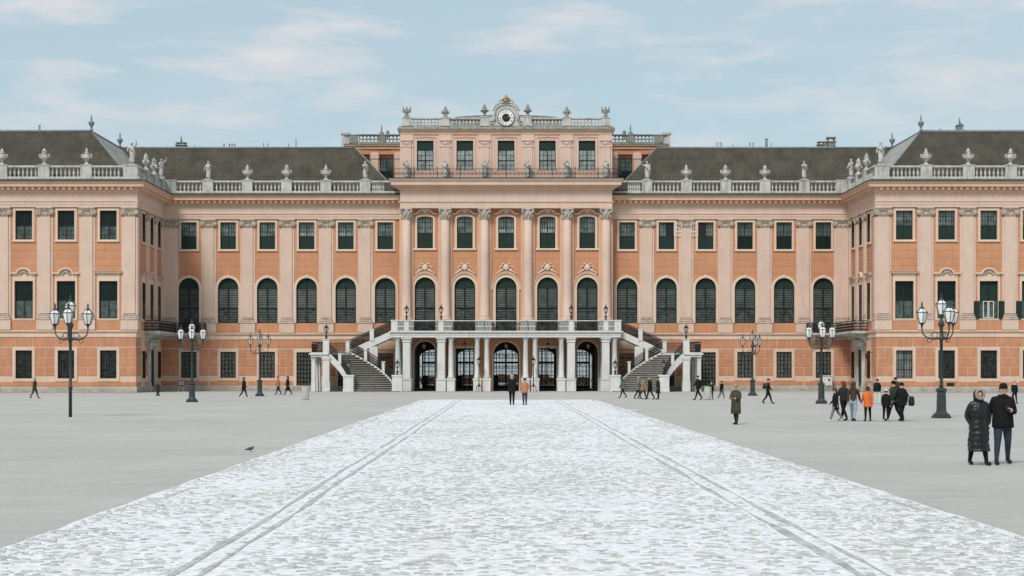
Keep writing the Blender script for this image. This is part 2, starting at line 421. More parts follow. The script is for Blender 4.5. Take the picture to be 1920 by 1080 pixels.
near = sorted(range(len(cand)), key=lambda i: cand[i][1] + 0.12*abs(cand[i][0]) if cand[i][1] > 17.6 and abs(cand[i][0]) < 0.31*cand[i][1] + 0.2 else 999)[:300]
nearset = set(near)
def sett_geo(pts, sx=1.0):
    n = len(pts)
    vs = [(x*sx, y, -0.05) for x, y in pts] + [(x*sx, y, 0.0) for x, y in pts] + [(x*0.78*sx, y*0.78, 0.007) for x, y in pts]
    fs = [(i,(i+1)%n,(i+1)%n+n,i+n) for i in range(n)] + [(i+n,(i+1)%n+n,(i+1)%n+2*n,i+2*n) for i in range(n)] + [tuple(range(2*n,3*n))]
    return vs, fs
sett_mesh = []
for p in sett_shapes:
    v, f = sett_geo(p, 1.0); m_ = MB(); m_.add(v, f, 0, False); sett_mesh.append(m_.mesh('sett', M_SET))
mb = MB()
for i, (x, y, q) in enumerate(cand):
    z = 0.027 + 0.010*noise.noise(Vector((x*0.6, y*0.6, 1.0))) + 0.006*noise.noise(Vector((x*2.1, y*2.1, 5.0))) + min(0.008, 0.010*q)
    k = random.randrange(6)
    if i in nearset:
        put('sett', sett_mesh[k], road, (x, y, z), random.uniform(-.2,.2))
    else:
        pts = sett_shapes[k]; n = len(pts); sc = 1.0 if y < 45 else (1.3 if y < 75 else 1.7)
        ln = random.uniform(0.6, 1.5); sc *= random.uniform(0.6, 1.25)
        vs = [(x+px_*sc*ln, y+py_*sc, z-0.02) for px_, py_ in pts] + [(x+px_*sc*ln*0.8, y+py_*sc*0.8, z+0.005) for px_, py_ in pts]
        mb.add(vs, [(a,(a+1)%n,(a+1)%n+n,a+n) for a in range(n)] + [tuple(range(n,2*n))])
o = mb.build('setts', M_SET, road); o['kind'] = 'stuff'
# granite wheel strips and edge stones: long stones laid end to end, snow patched
for t in TRK:
    mb = MB(); yy = 12.0; rows_ = []
    while yy < RY1 - 0.8:
        dx = 0.07*noise.noise(Vector((t, yy*0.15, 2.2))) + 0.02*noise.noise(Vector((t, yy*1.1, 5.2)))
        w = max(0.004, 0.040 + 0.05*noise.noise(Vector((t*3, yy*0.45, 1.2))) + 0.022*noise.noise(Vector((t*3, yy*3.0, 4.2))))
        z = 0.034 + 0.010*noise.noise(Vector((t*0.6, yy*0.6, 1.0))) + 0.004*noise.noise(Vector((t, yy*2.1, 5.0)))
        rows_.append([(t+dx-w, yy, 0.0), (t+dx-w, yy, z), (t+dx+w, yy, z), (t+dx+w, yy, 0.0)])
        yy += 0.22 if yy < 60 else 0.6
    mb.loft(rows_, sm=False)
    mb.build('wheel_strip', M_KERB, road)
for sx in (-1, 1):
    mb = MB(); yy = 12.0; xe = (RX0 + 0.42) if sx < 0 else (RX1 - 0.42)
    while yy < RY1 - 0.8:
        ln = random.uniform(0.8, 1.4)
        if noise.noise(Vector((sx*5, yy*0.33, 7.7))) > 0.05:
            z = 0.031 + 0.010*noise.noise(Vector((xe*0.6, yy*0.6, 1.0)))
            mb.box(xe-0.05, xe+0.05, yy, yy+ln-0.02, 0.0, z)
        yy += ln
    mb.build('edge_strip', M_KERB, road)
M_GUT = mat('shadowed gutter stone', (0.10, 0.10, 0.092), 0.9, 0.3, 1.5, 0.3, 14)  # the gutter's shadow is put in as a flat dark colour
for s in (-1, 1):
    pth = [(-XE, YW), (-XW, YW), (-XW, YM), (-XC, YM)] if s < 0 else [(XC, YM), (XW, YM), (XW, YW), (XE, YW)]
    struct(MB().sweep(pth, [(0.10,0.0),(0.10,0.012),(0.55,0.012),(0.55,0.0)]).build('gutter', M_GUT))
mb = MB(); cxp, cyp = gpt(1166, 769); pts = []
for k in range(28):
    a = 2*PI*k/28; pts.append((cxp+1.05*math.cos(a)*(1+0.25*noise.noise(Vector((k*0.7,0,0)))), cyp+0.55*math.sin(a)*(1+0.6*noise.noise(Vector((k*0.9,3,0))))))
mb.slab(pts, 0.0, 0.012); o = mb.build('snow_patch', M_SNOW); struct(o)
# ------------------------------------------------------------------ palace
palace = thing('palace', 'wide ochre and pink baroque palace with clock, balustrades and dark windows', 'palace', (0, YC, 0))
PY = YC
class Fac:                                                   # a wall front: local x along it, -y outwards
    def __init__(s, ox, oy, rz): s.o = Vector((ox, oy - PY, 0)); s.rz = rz; s.m = Matrix.Rotation(rz, 3, 'Z')
    def at(s, x, y=0, z=0): return s.o + s.m @ Vector((x, y, z))
    def put(s, name, me, x=0, y=0, z=0, parent=None): return put(name, me, palace, s.at(x, y, z), s.rz)
F_MAIN = Fac(0, YM, 0); F_WING = Fac(0, YW, 0); F_CEN = Fac(0, YC, 0)
F_SL = Fac(-XW, YW, R(90)); F_SR = Fac(XW, YM, R(-90))
F_ATT = Fac(0, 178.4, 0); F_SIDE = Fac(0, 187.0, 0)
def P(mb, name, m): return mb.build(name, m, palace, (0, -PY, 0))   # world-coordinate palace part

def arc(hw, zs, rise, n=14, cx=0.0):
    return [(cx - hw*math.cos(PI*k/n), zs + rise*math.sin(PI*k/n)) for k in range(n+1)]
def wall_col(mb, x0, x1, z0, z1, cx, ops, rev=0.4, y=0.0, mi=0, rmi=1):
    z = z0
    def q(a, b, c, d):
        if b-a > 1e-4 and d-c > 1e-4: mb.add([(a,y,c),(b,y,c),(b,y,d),(a,y,d)], [(0,1,2,3)], mi)
    for (hw, o0, o1, rise) in sorted(ops, key=lambda t: t[1]):
        q(x0, x1, z, o0)
        zs = o1 - rise
        q(x0, cx-hw, o0, zs); q(cx+hw, x1, o0, zs)
        if rise > 0:
            a = arc(hw, zs, rise, 14, cx)
            L = [p for p in a if p[0] <= cx+1e-6]; Rr = [p for p in a if p[0] >= cx-1e-6]
            for i in range(len(L)-1):
                mb.add([(x0,y,L[i][1]),(L[i][0],y,L[i][1]),(L[i+1][0],y,L[i+1][1]),(x0,y,L[i+1][1])], [(0,1,2,3)], mi)
            for i in range(len(Rr)-1):
                mb.add([(x1,y,Rr[i][1]),(Rr[i][0],y,Rr[i][1]),(Rr[i+1][0],y,Rr[i+1][1]),(x1,y,Rr[i+1][1])], [(0,3,2,1)], mi)
            loop = [(cx-hw, o0)] + a + [(cx+hw, o0)]
        else:
            loop = [(cx-hw,o0),(cx-hw,o1),(cx+hw,o1),(cx+hw,o0)]
        n = len(loop)
        mb.add([(p[0],y,p[1]) for p in loop]+[(p[0],y+rev,p[1]) for p in loop], [(i,(i+1)%n,(i+1)%n+n,i+n) for i in range(n)], rmi)
        z = o1
    q(x0, x1, z, z1)
def band(mb, hw, z0, z1, rise, b, y0, y1, bottom=True, mi=0):   # moulded band round an opening
    zs = z1 - rise
    if rise > 0:
        inn = [(-hw, z0)] + arc(hw, zs, rise) + [(hw, z0)]
        out = [(-hw-b, z0)] + arc(hw+b, zs, rise+b) + [(hw+b, z0)]
    else:
        inn = [(-hw,z0),(-hw,z1),(hw,z1),(hw,z0)]
        out = [(-hw-b,z0),(-hw-b,z1+b),(hw+b,z1+b),(hw+b,z0)]
    if bottom and rise == 0:
        inn += [(-hw, z0)]; out[0] = (-hw-b, z0-b); out[-1] = (hw+b, z0-b); out += [(-hw-b, z0-b)]
        inn[-2] = (hw, z0)
    n = len(inn)
    vs = [(x,y0,z) for x,z in out]+[(x,y0,z) for x,z in inn]+[(x,y1,z) for x,z in out]+[(x,y1,z) for x,z in inn]
    fs = []
    for i in range(n-1):
        fs += [(i,i+1,n+i+1,n+i),(i,2*n+i,2*n+i+1,i+1),(n+i,n+i+1,3*n+i+1,3*n+i)]
    mb.add(vs, fs, mi)

# ---- window kinds: list of (name, mesh); first is the frame (the part), rest sub-parts. origin: sill centre, wall plane
GY = 0.22
def frame_mesh(hw, h, rise, bars, t=0.07):
    mb = MB(); band(mb, hw-t, t, h-t, max(0, rise-t) if rise else 0, t, GY-0.05, GY+0.03)
    if rise: mb.box(-hw, hw, GY-0.05, GY+0.03, 0, t)
    for (x0,x1,z0,z1) in bars: mb.box(x0, x1, GY-0.04, GY+0.03, z0, z1)
    return mb.mesh('window', M_GRN)
def pane_mesh(x0, x1, z0, z1, m, hw=None, zs=None, rise=0):
    mb = MB()
    if rise:
        pts = [(x0,z0)]
        if x1 <= 0.01: pts += [(x, z) for x, z in arc(hw, zs, rise) if x <= 0.001] + [(x1, z0)]
        else: pts += [(x, z) for x, z in arc(hw, zs, rise) if x >= -0.001] + [(x1, z0)]
        mb.prism(pts, GY+0.0, GY+0.02)
    else: mb.box(x0, x1, GY+0.0, GY+0.02, z0, z1)
    return mb.mesh('pane', m)
def muntin_mesh(x0, x1, z0, z1, nc, nr, t=0.014, m=None):
    mb = MB()
    for i in range(1, nc): x = x0+(x1-x0)*i/nc; mb.box(x-t, x+t, GY-0.025, GY+0.005, z0, z1)
    for j in range(1, nr): z = z0+(z1-z0)*j/nr; mb.box(x0, x1, GY-0.022, GY+0.005, z-t, z+t)
    return mb.mesh('muntins', m or M_GRN)
def panel_mesh(name, x0, x1, z0, z1, m, y=GY-0.03, th=0.03):
    mb = MB(); mb.box(x0, x1, y, y+th, z0, z1); return mb.mesh(name, m)
def sur_mesh(hw, z0, z1, rise, b, sill=True, m=None, two=True, name='surround'):
    mb = MB(); band(mb, hw, z0, z1, rise, b, -0.07, 0.05, True)
    if two: band(mb, hw, z0, z1, rise, b*0.45, -0.10, -0.06, True)
    if sill: mb.cbox(-hw-b-0.06, hw+b+0.06, -0.18, 0.05, z0-b-0.02, z0-b+0.12, 0.03)
    return mb.mesh(name, m or M_CR)

def upper_kind(mode, hw=0.85, h=2.92, rise=0.0, sb=0.22):
    k = 0.52*h
    L = [('window', frame_mesh(hw, h, rise, [(-0.05,0.05,0.06,h-0.06),(-hw,hw,h-k-0.05,h-k+0.05)]))]
    zs = h-rise
    if mode == 'blind':                       # small panes above, green blind below
        for sx in (-1,1):
            a, b = sorted((sx*0.05, sx*(hw-0.06)))
            if rise: L.append(('pane', pane_mesh(a, b, h-k, h, M_CUM, hw-0.06, zs, rise-0.05)))
            else: L.append(('pane', pane_mesh(a, b, h-k, h-0.05, M_CUM)))
            L.append(('muntins', muntin_mesh(a, b, h-k, h-0.05, 3, 3, 0.022)))
            if sx != 0: L.append(('curtain', panel_mesh('curtain', a+0.03, b-0.03, h-k+0.06, h-k+0.42, M_CUR, GY-0.006, 0.008)))
        L.append(('roller_blind', panel_mesh('roller_blind', -hw+0.05, hw-0.05, 0.06, h-k+0.02, M_BLD)))
    elif mode == 'plain':                     # dim panes all over
        for sx in (-1,1):
            a, b = sorted((sx*0.05, sx*(hw-0.06)))
            L.append(('pane', pane_mesh(a, b, h-k, h-0.05, M_GLS)))
            L.append(('pane', pane_mesh(a, b, 0.06, h-k, M_CUD)))
            L.append(('muntins', muntin_mesh(a, b, 0.06, h-k, 2, 3, 0.012)))
            L.append(('muntins', muntin_mesh(a, b, h-k, h-0.05, 2, 3, 0.012)))
    elif mode == 'cross':
        for sx in (-1,1):
            a, b = sorted((sx*0.05, sx*(hw-0.06)))
            L.append(('pane', pane_mesh(a, b, h-k, h-0.05, M_CUD)))
            L.append(('pane', pane_mesh(a, b, 0.06, h-k, M_GLS)))
            L.append(('muntins', muntin_mesh(a, b, h-k, h-0.05, 2, 3, 0.012)))
    if rise == 0: L.append(('surround', sur_mesh(hw, 0, h, 0, sb)))
    return L
K_UP = {m: upper_kind(m) for m in ('blind','plain','cross')}
def arch_kind(hw=1.12, h=4.9, down=0.0, slats=True, sb=0.27, center=False):
    rise = hw; zs = h - rise; z0 = -down
    mb = MB(); band(mb, hw-0.07, z0+0.07, h-0.07, rise-0.07, 0.07, GY-0.05, GY+0.03)
    mb.box(-hw, hw, GY-0.05, GY+0.03, z0, z0+0.07)
    mb.box(-0.045, 0.045, GY-0.04, GY+0.03, z0, h-0.05)
    for z in (zs-0.05, 0.42*zs): mb.box(-hw, hw, GY-0.04, GY+0.03, z-0.05, z+0.05)
    L = [('window', mb.mesh('window', M_GRN))]
    for sx in (-1,1):
        a, b = sorted((sx*0.045, sx*(hw-0.06)))
        L.append(('pane', pane_mesh(a, b, zs, h, M_BLD, hw-0.06, zs, rise-0.05)))
        L.append(('pane', pane_mesh(a, b, 0.42*zs, zs, M_GLS)))
        L.append(('pane', pane_mesh(a, b, z0+0.06, 0.42*zs, M_REF)))
        if slats:
            m2 = MB(); z = 0.42*zs + 0.12
            while z < zs - 0.12:
                m2.add([(a+0.05,GY-0.05,z),(b-0.05,GY-0.05,z),(b-0.05,GY-0.005,z+0.12),(a+0.05,GY-0.005,z+0.12)], [(0,1,2,3)]); z += 0.19
            z = 0.2
            while z < 0.42*zs - 0.12:
                m2.add([(a+0.05,GY-0.03,z),(b-0.05,GY-0.03,z),(b-0.05,GY-0.005,z+0.07),(a+0.05,GY-0.005,z+0.07)], [(0,1,2,3)]); z += 0.27
            L.append(('louvre', m2.mesh('louvre', M_SLT)))
    if not center:
        mb = MB(); band(mb, hw, 0, h, rise, sb, -0.08, 0.05, False); band(mb, hw, 0, h, rise, 0.1, -0.13, -0.07, False)
        mb.cbox(-0.17, 0.17, -0.17, 0.0, h-0.02, h+sb+0.05, 0.03)
        L.append(('surround', mb.mesh('surround', M_CR)))
    return L
K_ARCH = arch_kind(); K_ARCHD = arch_kind(down=1.05)
def scroll_grille(hw, h, m, nx=4, nz=6):
    mb = MB(); y = GY-0.13
    for i in range(nx+1): x = -hw+0.06+(2*hw-0.12)*i/nx; mb.box(x-0.016, x+0.016, y-0.015, y+0.015, 0.03, h-0.03)
    for j in range(nz+1): z = 0.05+(h-0.1)*j/nz; mb.box(-hw+0.03, hw-0.03, y-0.014, y+0.014, z-0.014, z+0.014)
    cw = (2*hw-0.12)/nx; chh = (h-0.1)/nz
    for i in range(nx):
        for j in range(nz):
            c = (-hw+0.06+cw*(i+0.5), y, 0.05+chh*(j+0.5))
            if (i+j) % 2 == 0: mb.ring(c, min(cw,chh)*0.36, 0.024, (1,0,0), (0,0,1), 8, 3, 1)
            else:
                mb.ring((c[0], y, c[2]+chh*0.2), cw*0.2, 0.022, (1,0,0), (0,0,1), 7, 3, 1)
                mb.ring((c[0], y, c[2]-chh*0.2), cw*0.2, 0.022, (1,0,0), (0,0,1), 7, 3, 1)
    return mb.mesh('grille', [M_IRN, m])
def ground_kind(mode, hw=0.83, h=2.82):
    L = [('window', frame_mesh(hw, h, 0, [(-0.04,0.04,0.05,h-0.05)]))]
    for sx in (-1,1):
        a, b = sorted((sx*0.04, sx*(hw-0.06)))
        for z0, z1 in ((0.05, h*0.5), (h*0.5, h-0.05)): L.append(('pane', pane_mesh(a, b, z0, z1, M_REF if mode != 'pale' else M_CUR)))
    if mode == 'scroll': L.append(('grille', scroll_grille(hw, h, M_IRL)))
    else:
        mb = MB(); y = GY-0.12
        for i in range(1, 6): x = -hw+2*hw*i/6; w = 0.045 if i == 3 else 0.018; mb.box(x-w, x+w, y-0.02, y+0.02, 0.02, h-0.02)
        for j in range(1, 9): z = h*j/9; w = 0.04 if j in (3,6) else 0.018; mb.box(-hw+0.03, hw-0.03, y-0.018, y+0.018, z-w, z+w)
        L.append(('grille', mb.mesh('grille', M_IRN)))
        if mode == 'pale':
            for i in range(6):
                pass
    mb = MB(); band(mb, hw, 0, h, 0, 0.30, -0.09, 0.05); band(mb, hw, 0, h, 0, 0.12, -0.06, 0.12)
    L.append(('surround', mb.mesh('surround', M_CRG)))
    return L
K_GR = {m: ground_kind(m) for m in ('scroll','bars','pale')}
def first_kind(ped, hw=0.93, h=3.76, shut=False):
    L = [('window', frame_mesh(hw, h, 0, [(-0.05,0.05,0.06,h-0.06),(-hw,hw,h*0.49-0.05,h*0.49+0.05)], 0.08))]
    for sx in (-1,1):
        a, b = sorted((sx*0.05, sx*(hw-0.07)))
        L.append(('pane', pane_mesh(a, b, 0.07, h*0.49, M_CUD)))
        L.append(('pane', pane_mesh(a, b, h*0.49, h-0.06, M_GLS if not shut else M_BLD)))
    mb = MB(); band(mb, hw, 0, h, 0, 0.2, -0.08, 0.05); band(mb, hw, 0, h, 0, 0.09, -0.11, -0.07)
    mb.box(-hw-0.2, hw+0.2, -0.05, 0.03, h+0.2, h+0.75)
    L.append(('surround', mb.mesh('surround', M_CR)))
    mb = MB()
    if ped == 'flat':
        mb.cbox(-1.38, 1.38, -0.34, 0.02, h+0.78, h+0.92, 0.05); mb.cbox(-1.22, 1.22, -0.2, 0.02, h+0.68, h+0.79, 0.03)
        mb.cbox(-1.42, 1.42, -0.40, 0.02, h+0.92, h+1.0, 0.03, 1)
    else:
        for sx in (-1,1):
            mb.cbox(min(sx*1.38, sx*0.72), max(sx*1.38, sx*0.72), -0.3, 0.02, h+0.68, h+0.82, 0.04)
        a0 = arc(0.78, h+0.72, 0.62); a1 = arc(0.64, h+0.72, 0.47)
        n = len(a0)
        for y0, y1 in ((-0.28, 0.02),):
            vs = [(x,y0,z) for x,z in a0]+[(x,y0,z) for x,z in a1]+[(x,y1,z) for x,z in a0]+[(x,y1,z) for x,z in a1]
            fs = []
            for i in range(n-1): fs += [(i,i+1,n+i+1,n+i),(i,2*n+i,2*n+i+1,i+1),(n+i,n+i+1,3*n+i+1,3*n+i)]
            mb.add(vs, fs)
        mb.prism(a1, -0.04, 0.0)
        for i in range(7):       # shell
            an = PI*(i+0.5)/7
            mb.tube([(0,-0.1,h+0.80),(-0.22*math.cos(an),-0.16,h+0.80+0.2*math.sin(an)),(-0.40*math.cos(an),-0.1,h+0.78+0.33*math.sin(an))], [0.03,0.06,0.035], 5, 1)
        for sx in (-1,1): mb.tube([(sx*0.15,-0.1,h+0.78),(sx*0.35,-0.14,h+0.62),(sx*0.6,-0.1,h+0.72)], [0.05,0.06,0.03], 5, 1)
    L.append(('pediment', mb.mesh('pediment', [M_CR, M_CAP])))
    return L
K_F = {'flat': first_kind('flat'), 'shell': first_kind('shell'), 'shut': first_kind('shell', shut=True)}

GY = -0.035
K_SU = upper_kind('plain'); K_SG = ground_kind('bars'); K_SF = {k: first_kind(k) for k in ('flat','shell')}
GY = 0.22
def window(F, kind, x, z, skip=()):
    root = F.put('window', kind[0][1], x, 0, z)
    for nm, me in kind[1:]:
        if nm not in skip: put(nm, me, root)
    return root

# ---- orders: pilasters, capitals
def capital_mesh(w, h, depth, col=False):
    mb = MB()
    t = h*0.16
    mb.cbox(-w*0.72, w*0.72, -depth-0.14, 0.0, h-t, h, 0.03)
    mb.cbox(-w*0.52, w*0.52, -depth-0.02, 0.0, 0.0, h*0.12, 0.02)
    mb.box(-w*0.46, w*0.46, -depth+0.02, 0.0, h*0.1, h-t)
    vz = h*0.50; vr = h*0.32
    for sx in (-1,1):
        cx = sx*w*0.57
        for (r, y) in ((vr, -depth-0.07), (vr*0.66, -depth-0.11), (vr*0.3, -depth-0.16)):
            n = 12; pts = [(cx+r*math.cos(2*PI*i/n), vz+r*math.sin(2*PI*i/n)) for i in range(n)]
            mb.prism(pts, y, -0.01)
        mb.ring((cx, -depth-0.09, vz), vr*0.85, 0.03, (1,0,0), (0,0,1), 12, 4)
        mb.tube([(cx-sx*0.02, -depth-0.08, vz+vr*0.9), (cx*0.5, -depth-0.09, vz+vr*0.55), (0, -depth-0.09, vz+vr*0.75)], 0.045, 5)
    for i in range(5):
        x = (i-2)*w*0.2; zz = h*(0.30 if i % 2 == 0 else 0.42)
        mb.tube([(x, -depth+0.02, h*0.08), (x, -depth-0.05, zz*0.7), (x, -depth-0.11, zz), (x, -depth-0.09, zz-0.05)], [0.07,0.075,0.06,0.02], 5)
    mb.ball((0, -depth-0.13, h*0.88), 0.09, 0.06, 0.09, 7, 5)
    return mb.mesh('capital', M_CAP if not col else M_SCU)
CAP = capital_mesh(1.15, 0.98, 0.18)
def pil_mesh(w, z0, z1):
    mb = MB()
    mb.box(-w/2-0.22, w/2+0.22, -0.07, 0.0, z0+0.02, z1)            # backing strip
    mb.cbox(-w/2, w/2, -0.19, -0.07, z0+0.62, z1, 0.02)             # shaft
    return mb.mesh('pilaster', M_LT)
def pilbase_mesh(w):
    mb = MB()
    mb.cbox(-w/2-0.2, w/2+0.2, -0.30, 0.0, 0.0, 0.22, 0.03)
    mb.cbox(-w/2-0.13, w/2+0.13, -0.27, 0.0, 0.22, 0.36, 0.06)
    mb.cbox(-w/2-0.05, w/2+0.05, -0.22, 0.0, 0.36, 0.44, 0.02)
    mb.cbox(-w/2-0.10, w/2+0.10, -0.245, 0.0, 0.44, 0.55, 0.05)
    return mb.mesh('pilaster_base', M_BAS)
def pilped_mesh(w):
    mb = MB(); mb.cbox(-w/2-0.26, w/2+0.26, -0.24, 0.0, 6.29, 7.30, 0.02); return mb.mesh('pilaster_pedestal', M_LT)
PIL = {w: (pil_mesh(w, 7.3, 17.62), pilbase_mesh(w), pilped_mesh(w)) for w in (1.15, 1.45, 0.8, 1.2)}
CAPW = {1.15: CAP, 1.45: capital_mesh(1.45, 0.98, 0.18), 0.8: capital_mesh(0.8, 0.98, 0.18), 1.2: CAP}
def pilaster(F, x, w=1.15):
    r = F.put('pilaster', PIL[w][0], x)
    put('base', PIL[w][1], r, (0,0,7.3)); put('pedestal', PIL[w][2], r)
    put('capital', CAPW[w], r, (0,0,17.62))

BLOCKS = {}
def block(F, x0, x1, z0, z1):
    g = 0.035; key = (round(x1-x0,2), round(z1-z0,2))
    if key[0] < 0.15: return
    if key not in BLOCKS:
        mb = MB(); w = key[0]/2-g; mb.cbox(-w, w, -0.045, 0.0, g, key[1]-g, 0.025); BLOCKS[key] = mb.mesh('rusticated_block', M_ORB)
    put('rusticated_block', BLOCKS[key], F.gw, ((x0+x1)/2, 0, z0))
ROWS = ((0.58,1.64,1),(1.64,2.60,2),(2.60,3.58,1),(3.58,4.58,2))
def rustic(F, x0, x1):
    for z0, z1, n in ROWS[1:]:
        for i in range(n): block(F, x0+(x1-x0)*i/n, x0+(x1-x0)*(i+1)/n, z0, z1)
def courses(F, x0, x1, ops, cx, g=0.012, rh=0.76, seed=0):
    mb = MB(); z = 7.42
    sp_ = [(x0, x1)]
    if ops[0][1] < 6.4: sp_ = [(x0, cx-ops[0][0]), (cx+ops[0][0], x1)]
    for a, b in sp_:
        if b-a > 0.05: mb.box(a, b, -0.02, 0, 6.36, 7.24)
    while z < 18.5:
        z1 = min(z+rh, 18.56); spans = [(x0, x1)]
        for (hw, o0, o1) in ops:
            if o0 < z1 and o1 > z: spans = [(x0, cx-hw), (cx+hw, x1)]
        for a, b in spans:
            if b-a > 0.05: mb.box(a, b, -0.02, 0, z+g, z1-g)
        z = z1
    put('stucco_courses', mb.mesh('stucco_courses', M_OR), F.uw)['kind'] = 'stuff'

def facade(F, x0, x1, bays, pils, gl_ops, tag_):
    """bays: list of (cx, ground kind or 'door'/None, first kind, upper mode)"""
    lo = MB(); up = MB(); xs = [x0]
    for a, b in zip(bays, bays[1:]): xs.append((a[0]+b[0])/2)
    xs.append(x1)
    for i, (cx, g, f, u, hs) in enumerate(bays):
        if g == 'door': ops = [(1.1, 0.0, 4.2, 0)]
        elif g: ops = [(0.83*hs, 1.42, 4.24, 0)]
        else: ops = []
        wall_col(lo, xs[i], xs[i+1], 0, 5.58, cx, ops)
        ops = []
        if f == 'arch': ops.append((1.12, 7.35, 12.25, 1.12))
        elif f == 'archd': ops.append((1.12, 6.30, 12.25, 1.12))
        elif f: ops.append((0.93*hs, 7.44, 11.2, 0))
        ops.append((0.85*hs, 15.36, 18.28, 0))
        wall_col(up, xs[i], xs[i+1], 5.58, 18.62, cx, ops)
    F.gw = F.put('ground_floor_wall', lo.mesh('ground_floor_wall', [M_CRG, M_CRG]))
    F.uw = F.put('upper_wall', up.mesh('upper_wall', [M_OR, M_CR]))
    px = sorted(pils)
    for i, (cx, g, f, u, hs) in enumerate(bays):
        s0 = max([p[0]+p[1]/2+0.22 for p in px if p[0] < cx] + [x0]); s1 = min([p[0]-p[1]/2-0.22 for p in px if p[0] > cx] + [x1])
        if f in ('arch','archd'): oo = [(1.12+0.27, 6.3 if f=='archd' else 7.2, 12.55), (0.85+0.22, 15.1, 18.6)]
        else: oo = [(0.93*hs+0.2, 7.2, 12.45), (0.85*hs+0.22, 15.1, 18.6)]
        courses(F, s0, s1, oo, cx, 0.010 if f in ('arch','archd') else 0.018)

# baluster
BALU = MB().lathe([(0.12,0),(0.12,0.07),(0.055,0.11),(0.085,0.20),(0.135,0.34),(0.10,0.50),(0.05,0.66),(0.055,0.74),(0.115,0.80),(0.12,0.90)], 8, sm=True).mesh('baluster', M_ST)
def balusters(a, b, par, n=None, z=21.62):
    a = Vector(a); b = Vector(b); L = (b-a).length
    if n is None: n = max(2, int(round(L/0.42)))
    for i in range(n):
        p = a + (b-a)*((i+0.5)/n); put('baluster', BALU, par, (p.x, p.y-PY, z))
def pedestal(x, y, w, d, rz=0.0, z0=21.36, z1=22.82, m=None):
    mb = MB(); mb.cbox(-w/2, w/2, -d/2, d/2, z0, z1-0.12, 0.015); mb.cbox(-w/2-0.06, w/2+0.06, -d/2-0.06, d/2+0.06, z1-0.12, z1, 0.03)
    mb.cbox(-w/2-0.05, w/2+0.05, -d/2-0.05, d/2+0.05, z0, z0+0.2, 0.02)
    put('balustrade_pedestal', mb.mesh('balustrade_pedestal', m or M_ST), palace, (x, y-PY, 0), rz)

